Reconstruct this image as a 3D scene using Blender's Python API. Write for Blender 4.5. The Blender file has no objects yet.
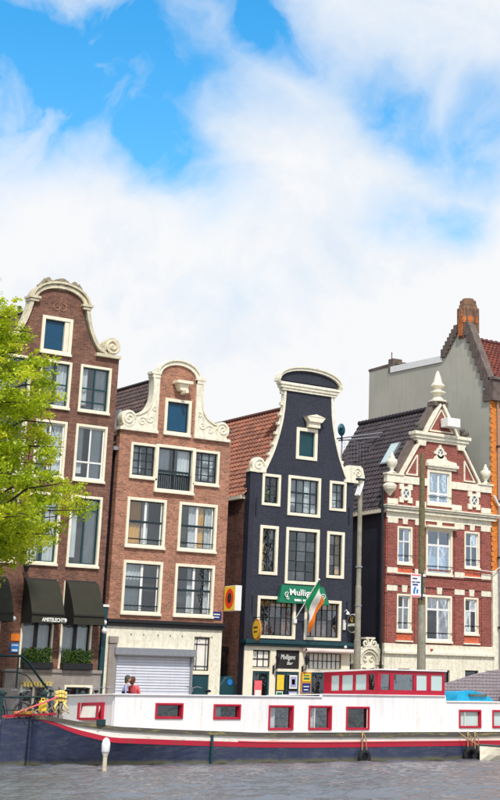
import bpy, bmesh, math, random
import numpy as np
from mathutils import Vector, Matrix
from mathutils.geometry import tessellate_polygon
random.seed(7); RNG = np.random.default_rng(7)
S = bpy.context.scene
COL = S.collection
R = math.radians
EYE = 1.25
# ------------------------------------------------------------------ camera
PITCH, AZ = R(19.693), R(49.380)
cd = bpy.data.cameras.new('camera'); cam = bpy.data.objects.new('camera', cd); COL.objects.link(cam)
cam.location = (0, 0, EYE); cam.rotation_euler = (R(90) + PITCH, 0, AZ - R(90))
cd.sensor_fit = 'AUTO'; cd.sensor_width = 36; cd.lens = 74.3134
cd.shift_x = -0.25625; cd.shift_y = -0.332587; cd.clip_start = 0.1; cd.clip_end = 6000
S.camera = cam
LOOK = Vector((math.cos(AZ)*math.cos(PITCH), math.sin(AZ)*math.cos(PITCH), math.sin(PITCH)))
RT = Vector((math.sin(AZ), -math.cos(AZ), 0)); UP = RT.cross(LOOK)
def direction(px, py):                     # world direction of a sky feature
    return (LOOK*1651.41 + RT*(px-455) + UP*(133.93-py)).normalized()
# ------------------------------------------------------------------ world
SUN_EL, SUN_AZ = R(50), R(-112)             # azimuth measured from +X towards +Y
W = bpy.data.worlds.new('World'); S.world = W; W.use_nodes = True
nt = W.node_tree; nt.nodes.clear(); N = nt.nodes.new; L = nt.links.new
def vmath(op, a, b=None, out=0):
    n = N('ShaderNodeVectorMath'); n.operation = op
    for i, v in enumerate((a, b)):
        if v is None: continue
        if isinstance(v, (tuple, Vector)): n.inputs[i].default_value = tuple(v)
        else: L(v, n.inputs[i])
    return n.outputs['Value'] if op in ('DOT_PRODUCT', 'LENGTH') else n.outputs[0]
def fmath(op, a, b=None, clamp=False):
    n = N('ShaderNodeMath'); n.operation = op; n.use_clamp = clamp
    for i, v in enumerate((a, b)):
        if v is None: continue
        if isinstance(v, (int, float)): n.inputs[i].default_value = v
        else: L(v, n.inputs[i])
    return n.outputs[0]
def smooth(v, a, b, lo=0.0, hi=1.0):
    n = N('ShaderNodeMapRange'); n.interpolation_type = 'SMOOTHSTEP'
    n.inputs['From Min'].default_value = a; n.inputs['From Max'].default_value = b
    n.inputs['To Min'].default_value = lo; n.inputs['To Max'].default_value = hi
    L(v, n.inputs['Value']); return n.outputs[0]
tc = N('ShaderNodeTexCoord').outputs['Generated']
def noise(scale, detail=6, rough=.55, vec=None, dist=0.0, col=False):
    n = N('ShaderNodeTexNoise'); n.inputs['Scale'].default_value = scale; n.inputs['Detail'].default_value = detail
    n.inputs['Roughness'].default_value = rough; n.inputs['Distortion'].default_value = dist
    L(vec if vec is not None else tc, n.inputs['Vector']); return n.outputs['Color' if col else 'Fac']
warp = vmath('SUBTRACT', noise(7, 6, .52, col=True), (.5, .5, .5))
wn = N('ShaderNodeVectorMath'); wn.operation = 'MULTIPLY_ADD'; L(warp, wn.inputs[0]); wn.inputs[1].default_value = (.11, .11, .11); L(tc, wn.inputs[2])
wdir = wn.outputs[0]
acc = None
for (cx, cy, rx, ry, ang, wgt) in ((20, 55, 230, 95, 6, 1.5), (165, 145, 105, 44, 46, 1.15), (275, 35, 100, 42, 22, 1.1),
                                   (375, 100, 120, 46, 36, 1.0), (480, 135, 90, 66, 10, .8), (432, 228, 66, 36, 5, .75),
                                   (-120, 130, 120, 90, 10, .8), (640, 60, 90, 70, 20, .8), (240, 300, 60, 22, 10, .12)):
    c = direction(cx, cy); t1 = RT*math.cos(R(ang)) - UP*math.sin(R(ang)); t2 = RT*math.sin(R(ang)) + UP*math.cos(R(ang))
    d = vmath('SUBTRACT', wdir, c)
    a = vmath('DOT_PRODUCT', d, t1/(rx/1651)); b = vmath('DOT_PRODUCT', d, t2/(ry/1651)); e = vmath('DOT_PRODUCT', d, c/.3)
    r2 = fmath('ADD', fmath('ADD', fmath('MULTIPLY', a, a), fmath('MULTIPLY', b, b)), fmath('MULTIPLY', e, e))
    v = smooth(fmath('SQRT', r2), .25, 1.45, wgt, 0)
    acc = v if acc is None else fmath('MAXIMUM', acc, v)
strk = N('ShaderNodeMapping'); strk.vector_type = 'POINT'; L(wdir, strk.inputs['Vector']); strk.inputs['Rotation'].default_value = (0, R(35), AZ); strk.inputs['Scale'].default_value = (1, .35, 1)
wisps = smooth(noise(20, 8, .55, strk.outputs[0], .4), .30, .72, .38, 1.15)
inframe = fmath('MULTIPLY', acc, wisps)
# the same broken cloud goes on over the rest of the sky
rest = smooth(noise(3.2, 7, .6), .50, .66, 0, .95)
away = smooth(vmath('DOT_PRODUCT', tc, direction(250, 330)), .88, .97, 1, 0)
sepz = N('ShaderNodeSeparateXYZ'); L(tc, sepz.inputs[0])
high = smooth(sepz.outputs['Z'], .12, .45, 0, 1)
blue = fmath('MAXIMUM', inframe, fmath('MULTIPLY', fmath('MULTIPLY', rest, away), high), True)
blue.node.use_clamp = True
sky = N('ShaderNodeTexSky'); sky.sky_type = 'NISHITA'; sky.sun_disc = False
sky.sun_elevation = SUN_EL; sky.sun_rotation = R(90) - SUN_AZ; sky.air_density = 1.6; sky.dust_density = .2; sky.ozone_density = 4
hsv = N('ShaderNodeHueSaturation'); hsv.inputs['Saturation'].default_value = 1.5; hsv.inputs['Hue'].default_value = .499
hsv.inputs['Value'].default_value = 1.35; L(sky.outputs[0], hsv.inputs['Color'])
bgs = N('ShaderNodeBackground'); bgs.inputs['Strength'].default_value = .12; L(hsv.outputs[0], bgs.inputs['Color'])
cr = N('ShaderNodeValToRGB'); cr.color_ramp.elements[0].color = (.56, .67, .80, 1); cr.color_ramp.elements[0].position = .36
cr.color_ramp.elements[1].color = (.80, .805, .82, 1); cr.color_ramp.elements[1].position = .64
cl = fmath('ADD', noise(10, 8, .6, wdir), smooth(sepz.outputs['Z'], .05, .5, .2, -.02)); L(cl, cr.inputs[0])
bgc = N('ShaderNodeBackground'); bgc.inputs['Strength'].default_value = 1.0; L(cr.outputs[0], bgc.inputs['Color'])
mx = N('ShaderNodeMixShader'); L(blue, mx.inputs[0]); L(bgc.outputs[0], mx.inputs[1]); L(bgs.outputs[0], mx.inputs[2])
L(mx.outputs[0], N('ShaderNodeOutputWorld').inputs[0])
# ------------------------------------------------------------------ sun, exposure
sd = bpy.data.lights.new('sun', 'SUN'); sd.energy = 2.8; sd.angle = R(3); sd.color = (1, .95, .87)
sun = bpy.data.objects.new('sun', sd); COL.objects.link(sun)
sdir = Vector((math.cos(SUN_AZ)*math.cos(SUN_EL), math.sin(SUN_AZ)*math.cos(SUN_EL), math.sin(SUN_EL)))
sun.rotation_euler = sdir.to_track_quat('Z', 'Y').to_euler(); sun.location = sdir*100
vs = S.view_settings; vs.view_transform = 'Standard'; vs.look = 'None'; vs.gamma = 1; vs.use_curve_mapping = False; vs.exposure = .24
S.cycles.max_bounces = 8; S.cycles.transparent_max_bounces = 12
# ------------------------------------------------------------------ materials
def srgb(r, g, b):
    f = lambda c: ((c/255+.055)/1.055)**2.4 if c/255 > .04045 else c/255/12.92
    return (f(r), f(g), f(b), 1)
class NT:
    def __init__(s, name):
        s.m = bpy.data.materials.new(name); s.m.use_nodes = True; s.t = s.m.node_tree
        s.b = s.t.nodes['Principled BSDF']; s.out = s.t.nodes['Material Output']
    def n(s, kind, **kw):
        nd = s.t.nodes.new(kind)
        for k, v in kw.items():
            if k.startswith('_'): setattr(nd, k[1:], v)
            else:
                i = nd.inputs[k.replace('__', ' ')]
                if hasattr(v, 'is_output'): s.t.links.new(v, i)
                else: i.default_value = v
        return nd
    def l(s, a, b): s.t.links.new(a, b)
    def mix(s, f, a, b, mode='MIX'):
        nd = s.t.nodes.new('ShaderNodeMix'); nd.data_type = 'RGBA'; nd.blend_type = mode
        for i, v in ((0, f), (6, a), (7, b)):
            if hasattr(v, 'is_output'): s.l(v, nd.inputs[i])
            else: nd.inputs[i].default_value = v
        return nd.outputs[2]
def sc(c, k): return (min(1, c[0]*k), min(1, c[1]*k), min(1, c[2]*k), 1)
def plain(name, c, rough=.6, var=.25, scale=3.0, bump=.15, streak=.0, metal=0, fine=40, spec=.5):
    q = NT(name); tc = q.n('ShaderNodeTexCoord')
    n1 = q.n('ShaderNodeTexNoise', Vector=tc.outputs['Object'], Scale=scale, Detail=7.0, Roughness=.65)
    r = q.n('ShaderNodeMapRange', Value=n1.outputs['Fac'])
    r.inputs[1].default_value = .32; r.inputs[2].default_value = .68
    col = q.mix(r.outputs[0], sc(c, 1-var), sc(c, 1+var*.6))
    if streak:
        mp = q.n('ShaderNodeMapping', Vector=tc.outputs['Object']); mp.inputs['Scale'].default_value = (3.5, 3.5, .35)
        n2 = q.n('ShaderNodeTexNoise', Vector=mp.outputs[0], Scale=1.6, Detail=6.0, Roughness=.7)
        r2 = q.n('ShaderNodeMapRange', Value=n2.outputs['Fac']); r2.inputs[1].default_value = .5; r2.inputs[2].default_value = .75
        r2.inputs[4].default_value = streak
        col = q.mix(r2.outputs[0], col, sc((c[0]*.5+.01, c[1]*.46+.01, c[2]*.4+.008, 1), 1))
    q.l(col, q.b.inputs['Base Color']); q.b.inputs['Roughness'].default_value = rough; q.b.inputs['Metallic'].default_value = metal
    q.b.inputs['Specular IOR Level'].default_value = spec
    if bump:
        n3 = q.n('ShaderNodeTexNoise', Vector=tc.outputs['Object'], Scale=float(fine), Detail=4.0)
        bp = q.n('ShaderNodeBump', Height=n3.outputs['Fac'], Strength=bump, Distance=.02); q.l(bp.outputs[0], q.b.inputs['Normal'])
    return q.m
def brickmat(name, c1, c2, mortar, bw=.22, bh=.075, patch=.35, rough=.85, ms=.012, soot=.3):
    q = NT(name); tc = q.n('ShaderNodeTexCoord'); sp = q.n('ShaderNodeSeparateXYZ'); q.l(tc.outputs['Object'], sp.inputs[0])
    ad = q.n('ShaderNodeMath'); q.l(sp.outputs[0], ad.inputs[0]); q.l(sp.outputs[1], ad.inputs[1])
    cb = q.n('ShaderNodeCombineXYZ'); q.l(ad.outputs[0], cb.inputs[0]); q.l(sp.outputs[2], cb.inputs[1])
    br = q.n('ShaderNodeTexBrick', Vector=cb.outputs[0], Color1=c1, Color2=c2, Mortar=mortar, Scale=1.0, Bias=-.1)
    br.inputs['Mortar Size'].default_value = ms; br.inputs['Mortar Smooth'].default_value = .3
    br.inputs['Brick Width'].default_value = bw; br.inputs['Row Height'].default_value = bh
    n1 = q.n('ShaderNodeTexNoise', Vector=tc.outputs['Object'], Scale=1.1, Detail=8.0, Roughness=.7)
    r1 = q.n('ShaderNodeMapRange', Value=n1.outputs['Fac']); r1.inputs[1].default_value = .3; r1.inputs[2].default_value = .7
    r1.inputs[3].default_value = 1-patch; r1.inputs[4].default_value = 1+patch*.7
    n2 = q.n('ShaderNodeTexNoise', Vector=cb.outputs[0], Scale=9.0, Detail=3.0, Roughness=.8)
    r2 = q.n('ShaderNodeMapRange', Value=n2.outputs['Fac']); r2.inputs[1].default_value = .3; r2.inputs[2].default_value = .7
    r2.inputs[3].default_value = .72; r2.inputs[4].default_value = 1.35
    mu = q.n('ShaderNodeMath', _operation='MULTIPLY'); q.l(r1.outputs[0], mu.inputs[0]); q.l(r2.outputs[0], mu.inputs[1])
    vm = q.n('ShaderNodeVectorMath', _operation='SCALE'); q.l(br.outputs['Color'], vm.inputs[0]); q.l(mu.outputs[0], vm.inputs['Scale'])
    mp = q.n('ShaderNodeMapping', Vector=tc.outputs['Object']); mp.inputs['Scale'].default_value = (2.2, 2.2, .3)
    n4 = q.n('ShaderNodeTexNoise', Vector=mp.outputs[0], Scale=1.0, Detail=7.0, Roughness=.75)
    r4 = q.n('ShaderNodeMapRange', Value=n4.outputs['Fac']); r4.inputs[1].default_value = .52; r4.inputs[2].default_value = .8; r4.inputs[4].default_value = soot
    col = q.mix(r4.outputs[0], vm.outputs[0], (.03, .022, .02, 1))
    q.l(col, q.b.inputs['Base Color']); q.b.inputs['Roughness'].default_value = rough; q.b.inputs['Specular IOR Level'].default_value = .25
    bp = q.n('ShaderNodeBump', Strength=.5, Distance=.012); q.l(br.outputs['Fac'], bp.inputs['Height']); bp.invert = True
    q.l(bp.outputs[0], q.b.inputs['Normal'])
    return q.m
def tilemat(name, ca, cb_, cmoss, rough=.6):
    q = NT(name); at = q.n('ShaderNodeAttribute'); at.attribute_name = 'rnd'; tc = q.n('ShaderNodeTexCoord')
    rp = q.n('ShaderNodeValToRGB'); q.l(at.outputs['Fac'], rp.inputs[0])
    rp.color_ramp.elements[0].color = ca; rp.color_ramp.elements[1].color = cb_
    n1 = q.n('ShaderNodeTexNoise', Vector=tc.outputs['Object'], Scale=1.3, Detail=7.0, Roughness=.7)
    r1 = q.n('ShaderNodeMapRange', Value=n1.outputs['Fac']); r1.inputs[1].default_value = .52; r1.inputs[2].default_value = .72; r1.inputs[4].default_value = .6
    q.l(q.mix(r1.outputs[0], rp.outputs[0], cmoss), q.b.inputs['Base Color']); q.b.inputs['Roughness'].default_value = rough
    return q.m
def glassmat(name, tint, fac, refl=(1, 1, 1, 1)):
    q = NT(name); q.t.nodes.remove(q.b)
    tc = q.n('ShaderNodeTexCoord')
    n1 = q.n('ShaderNodeTexNoise', Vector=tc.outputs['Object'], Scale=1.7, Detail=3.0)
    bp = q.n('ShaderNodeBump', Height=n1.outputs['Fac'], Strength=.35, Distance=.05)
    g = q.n('ShaderNodeBsdfGlossy', Color=refl, Roughness=.02); q.l(bp.outputs[0], g.inputs['Normal'])
    t = q.n('ShaderNodeBsdfTransparent', Color=tint)
    fr = q.n('ShaderNodeFresnel', IOR=1.5); q.l(bp.outputs[0], fr.inputs['Normal'])
    ad = q.n('ShaderNodeMath', _operation='MULTIPLY_ADD'); q.l(fr.outputs[0], ad.inputs[0]); ad.inputs[1].default_value = 1.4; ad.inputs[2].default_value = fac
    m = q.n('ShaderNodeMixShader'); q.l(ad.outputs[0], m.inputs[0]); q.l(t.outputs[0], m.inputs[1]); q.l(g.outputs[0], m.inputs[2])
    q.l(m.outputs[0], q.out.inputs[0]); return q.m
M = {}
M['brick_brown'] = brickmat('brown brick', srgb(138, 92, 76), srgb(102, 66, 56), srgb(130, 108, 94), patch=.42)
M['brick_pink'] = brickmat('weathered pink brick', srgb(186, 124, 98), srgb(140, 90, 72), srgb(170, 142, 122), patch=.28, soot=.25)
M['brick_crimson'] = brickmat('crimson brick', srgb(160, 76, 66), srgb(122, 54, 48), srgb(158, 120, 108), patch=.18, soot=.1)
M['brick_orange'] = brickmat('orange brick', srgb(240, 142, 48), srgb(218, 112, 34), srgb(196, 140, 90), patch=.15, soot=.12)
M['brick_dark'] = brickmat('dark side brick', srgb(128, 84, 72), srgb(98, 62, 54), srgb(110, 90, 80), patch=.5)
M['panel_orange'] = brickmat('orange panel brick', srgb(228, 104, 66), srgb(205, 84, 52), srgb(190, 120, 96), patch=.2, soot=.05)
M['chimney_brick'] = brickmat('sooty chimney brick', srgb(156, 112, 84), srgb(104, 82, 70), srgb(120, 106, 94), patch=.55, soot=.5)
M['panel_chimney'] = brickmat('faded orange brick', srgb(222, 128, 56), srgb(196, 98, 40), srgb(150, 110, 84), patch=.3, soot=.5)
M['navy'] = brickmat('navy painted brick', srgb(60, 62, 74), srgb(55, 57, 68), srgb(48, 49, 58), patch=.12, rough=.6, soot=.15)
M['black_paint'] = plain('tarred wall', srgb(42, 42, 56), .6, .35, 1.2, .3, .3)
M['cream'] = plain('cream painted wood', srgb(250, 238, 212), .5, .08, 4, .1, .3)
M['cream_stone'] = plain('cream stone', srgb(247, 237, 214), .75, .2, 6, .4, .6)
M['old_stone'] = plain('weathered gable stone', srgb(222, 210, 182), .8, .3, 4, .5, .6, fine=20)
M['crest_stone'] = plain('dark weathered carving', srgb(158, 148, 124), .85, .5, 7, .6, .7, fine=14)
M['dirty_stone'] = plain('dark dirty stone', srgb(100, 94, 86), .85, .4, 4, .5, .4, fine=20)
M['grey_stone'] = plain('grey plinth stone', srgb(158, 148, 140), .8, .2, 3, .3, .4)
M['grey_render'] = plain('grey render', srgb(188, 184, 168), .9, .12, .35, .2, .3)
M['dark_coping'] = plain('sooty brick coping', srgb(112, 98, 90), .9, .4, 3, .6, .3, fine=14)
M['white'] = plain('white paint', srgb(240, 238, 234), .45, .06, 3, .05, .12)
M['boat_white'] = plain('boat white paint', srgb(244, 240, 238), .4, .05, .8, .08, .28)
def worn(name, c, c2, amt, rough=.4):
    q = NT(name); tc = q.n('ShaderNodeTexCoord'); mp = q.n('ShaderNodeMapping', Vector=tc.outputs['Object']); mp.inputs['Scale'].default_value = (.7, 1, 4)
    n1 = q.n('ShaderNodeTexNoise', Vector=mp.outputs[0], Scale=2.2, Detail=9.0, Roughness=.75)
    r1 = q.n('ShaderNodeMapRange', Value=n1.outputs['Fac']); r1.inputs[1].default_value = .52; r1.inputs[2].default_value = .62; r1.inputs[4].default_value = amt
    n2 = q.n('ShaderNodeTexNoise', Vector=tc.outputs['Object'], Scale=.9, Detail=5.0)
    q.l(q.mix(r1.outputs[0], q.mix(n2.outputs['Fac'], sc(c, .8), sc(c, 1.15)), c2), q.b.inputs['Base Color']); q.b.inputs['Roughness'].default_value = rough; return q.m
M['stripe_white'] = worn('stained white stripe', srgb(240, 232, 220), srgb(176, 162, 118), .6)
M['strake'] = worn('worn rubbing strake', srgb(86, 80, 74), srgb(176, 164, 80), .55, .7)
M['stripe_red'] = worn('worn red stripe', srgb(184, 24, 52), srgb(120, 60, 52), .5)
M['boat_red'] = plain('boat red paint', srgb(186, 22, 52), .35, .14, 3, .05, .1)
M['boat_blue'] = None
M['teal'] = plain('teal paint', srgb(18, 66, 74), .4, .2, 3, .05)
M['teal_blue'] = plain('blue shutter paint', srgb(8, 72, 104), .4, .12, 3, .05)
M['dark_frame'] = plain('dark green sash paint', srgb(26, 44, 50), .4, .2, 3, .05)
M['black'] = plain('black metal', srgb(26, 26, 30), .45, .2, 3, .05)
M['green_sign'] = plain('green sign paint', srgb(0, 112, 78), .45, .1, 3, .03)
M['lettering'] = plain('white lettering paint', srgb(240, 240, 232), .5, .02, 3, 0)
M['awning_side'] = plain('shade-dark side canvas', srgb(30, 30, 28), .9, .2, 3, .2)  # awning sides coloured near-black, shade put into the canvas colour
M['awning'] = plain('olive canvas', srgb(46, 44, 30), .8, .2, 2, .3, .2, fine=90)
M['grey_metal'] = plain('grey metal', srgb(150, 152, 158), .4, .1, 5, .05, .15, metal=.3)
M['shutter'] = plain('shutter metal', srgb(222, 222, 230), .38, .06, 3, .03, .2, metal=.2)
M['lamp_paint'] = plain('grey green lamp post paint', srgb(152, 146, 128), .6, .3, 4, .3, .5)
M['mossy'] = plain('mossy post', srgb(116, 106, 74), .9, .45, 6, .6, .4)
M['leaf'] = None
M['hedge'] = plain('box hedge leaves', srgb(70, 100, 30), .6, .5, 20, .1)
M['bark'] = plain('bark', srgb(62, 52, 42), .9, .4, 6, .8)
M['curtain'] = plain('net curtain', srgb(206, 208, 208), .8, .15, 2, .1)
M['drape'] = plain('ochre drape', srgb(214, 160, 80), .8, .15, 2, .1)
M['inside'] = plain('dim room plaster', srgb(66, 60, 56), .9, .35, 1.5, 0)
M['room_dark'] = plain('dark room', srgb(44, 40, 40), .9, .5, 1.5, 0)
M['glass'] = glassmat('window glass', (.90, .95, .96, 1), .05, (.86, .94, 1, 1))
M['glass_blue'] = glassmat('glass tinted for sky reflection', (.55, .72, .86, 1), .22, (.72, .86, 1, 1))  # blue of the reflected sky is put into the tint colours
M['glass_frost'] = plain('frosted pane', srgb(196, 216, 212), .25, .05, 2, 0)
M['lead_glass'] = plain('obscured white pane', srgb(246, 240, 228), .3, .12, 3, 0)
M['yellow'] = plain('yellow plastic', srgb(244, 206, 60), .5, .15, 6, .05)
M['pale_yellow'] = plain('pale yellow life jacket', srgb(244, 218, 120), .6, .15, 8, .1)
M['sign_yellow'] = plain('yellow sign face', srgb(250, 206, 60), .4, .06, 6, 0)
M['orange'] = plain('orange paint', srgb(242, 130, 30), .5, .08, 6, 0)
M['sign_red'] = plain('red ring paint', srgb(240, 62, 22), .4, .08, 6, 0)
M['blue_sign'] = plain('blue sign', srgb(30, 120, 200), .4, .1, 6, 0)
M['dark_blue'] = plain('dark blue print', srgb(26, 48, 120), .4, .1, 6, 0)
M['wood_sign'] = plain('varnished wood', srgb(206, 140, 50), .4, .2, 8, .1)
M['rubber'] = plain('tyre rubber', srgb(26, 26, 28), .8, .3, 8, .2)
M['rope'] = plain('rope', srgb(172, 146, 100), .9, .3, 10, .4)
M['tarp'] = plain('blue tarpaulin', srgb(20, 164, 206), .45, .2, 5, .2)
M['reed'] = plain('grey woven screen', srgb(168, 156, 160), .9, .35, 14, .5, .2)
M['cast'] = plain('dark teal iron', srgb(24, 58, 60), .5, .2, 5, .1)
M['gold'] = plain('gold paint', srgb(214, 170, 60), .35, .1, 6, 0, metal=.5)
M['flag_green'] = plain('green cloth', srgb(0, 140, 84), .7, .06, 6, 0)
M['flag_white'] = plain('white cloth', srgb(240, 236, 228), .7, .06, 6, 0)
M['flag_orange'] = plain('orange cloth', srgb(250, 130, 36), .7, .06, 6, 0)
M['dish_teal'] = plain('dish teal', srgb(22, 84, 104), .5, .2, 5, .05)
M['pink_awning'] = plain('pale pink awning roll', srgb(240, 212, 202), .6, .08, 6, .05)
M['skin'] = plain('skin', srgb(214, 160, 132), .55, .06, 8, 0)
M['hair'] = plain('brown hair', srgb(92, 52, 36), .6, .3, 20, .2)
M['hair_dark'] = plain('dark grey hair', srgb(70, 72, 64), .6, .3, 20, .2)
M['coral'] = plain('coral knit', srgb(244, 104, 112), .8, .08, 8, .1)
M['lavender'] = plain('lavender jacket', srgb(168, 168, 208), .8, .1, 8, .1)
M['denim'] = plain('denim', srgb(50, 62, 96), .8, .2, 8, .1)
M['setts'] = brickmat('street setts', srgb(120, 100, 92), srgb(98, 84, 80), srgb(70, 64, 60), .2, .1)
M['quay'] = brickmat('quay brick', srgb(92, 84, 66), srgb(78, 74, 56), srgb(60, 60, 48), .24, .09, .4)
M['red_tiles'] = tilemat('red pantile', srgb(100, 54, 38), srgb(172, 100, 66), srgb(92, 66, 48))
M['black_tiles'] = tilemat('dark glazed tile', srgb(40, 34, 38), srgb(76, 64, 70), srgb(58, 48, 44), .7)
M['brown_tiles'] = tilemat('old brown tile', srgb(52, 38, 36), srgb(98, 72, 66), srgb(44, 36, 34))
M['brick_red_tiles'] = tilemat('dull red tile', srgb(92, 46, 40), srgb(150, 80, 62), srgb(84, 50, 44))
def hullmat():
    q = NT('blue hull paint'); tc = q.n('ShaderNodeTexCoord'); sp = q.n('ShaderNodeSeparateXYZ'); q.l(tc.outputs['Object'], sp.inputs[0])
    n1 = q.n('ShaderNodeTexNoise', Vector=tc.outputs['Object'], Scale=1.5, Detail=8.0, Roughness=.7)
    mp = q.n('ShaderNodeMapping', Vector=tc.outputs['Object']); mp.inputs['Scale'].default_value = (.8, 1, 3)
    n2 = q.n('ShaderNodeTexNoise', Vector=mp.outputs[0], Scale=2.6, Detail=9.0, Roughness=.8)
    col = q.mix(n1.outputs['Fac'], srgb(14, 20, 42), srgb(66, 76, 106))
    r2 = q.n('ShaderNodeMapRange', Value=n2.outputs['Fac']); r2.inputs[1].default_value = .48; r2.inputs[2].default_value = .8; r2.inputs[4].default_value = .65
    col = q.mix(r2.outputs[0], col, srgb(112, 112, 112))
    ad = q.n('ShaderNodeMath', _operation='MULTIPLY_ADD'); q.l(n1.outputs['Fac'], ad.inputs[0]); ad.inputs[1].default_value = -.3; q.l(sp.outputs[2], ad.inputs[2])
    r3 = q.n('ShaderNodeMapRange', Value=ad.outputs[0]); r3.inputs[1].default_value = -.08; r3.inputs[2].default_value = .04
    r3.inputs[3].default_value = 1; r3.inputs[4].default_value = 0
    col = q.mix(r3.outputs[0], col, srgb(98, 96, 74))
    r4 = q.n('ShaderNodeMapRange', Value=ad.outputs[0]); r4.inputs[1].default_value = -.16; r4.inputs[2].default_value = -.09
    r4.inputs[3].default_value = 1; r4.inputs[4].default_value = 0
    col = q.mix(r4.outputs[0], col, srgb(40, 40, 26))
    q.l(col, q.b.inputs['Base Color']); q.b.inputs['Roughness'].default_value = .4
    bp = q.n('ShaderNodeBump', Height=n1.outputs['Fac'], Strength=.2, Distance=.05); q.l(bp.outputs[0], q.b.inputs['Normal'])
    return q.m
M['boat_blue'] = hullmat()
def leafmat():
    q = NT('spring leaves'); at = q.n('ShaderNodeAttribute'); at.attribute_name = 'rnd'
    rp = q.n('ShaderNodeValToRGB'); q.l(at.outputs['Fac'], rp.inputs[0]); e = rp.color_ramp.elements
    e[0].color = srgb(110, 138, 18); e[1].color = srgb(246, 246, 104)
    m = rp.color_ramp.elements.new(.5); m.color = srgb(196, 214, 40); m2 = rp.color_ramp.elements.new(.9); m2.color = srgb(236, 228, 60)
    q.l(rp.outputs[0], q.b.inputs['Base Color']); q.b.inputs['Roughness'].default_value = .5
    tr = q.n('ShaderNodeBsdfTranslucent'); q.l(rp.outputs[0], tr.inputs['Color'])
    mxs = q.n('ShaderNodeMixShader'); mxs.inputs[0].default_value = .45; q.l(q.b.outputs[0], mxs.inputs[1]); q.l(tr.outputs[0], mxs.inputs[2])
    q.l(mxs.outputs[0], q.out.inputs[0]); return q.m
M['leaf'] = leafmat()
def watermat():
    q = NT('canal water'); tc = q.n('ShaderNodeTexCoord')
    n1 = q.n('ShaderNodeTexNoise', Vector=tc.outputs['Object'], Scale=5.0, Detail=5.0, Roughness=.6)
    bp = q.n('ShaderNodeBump', Height=n1.outputs['Fac'], Strength=.55, Distance=.08)
    q.l(bp.outputs[0], q.b.inputs['Normal']); q.b.inputs['Base Color'].default_value = srgb(104, 106, 112)
    q.b.inputs['Roughness'].default_value = .13; q.b.inputs['IOR'].default_value = 1.5; return q.m
M['water'] = watermat()
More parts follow.
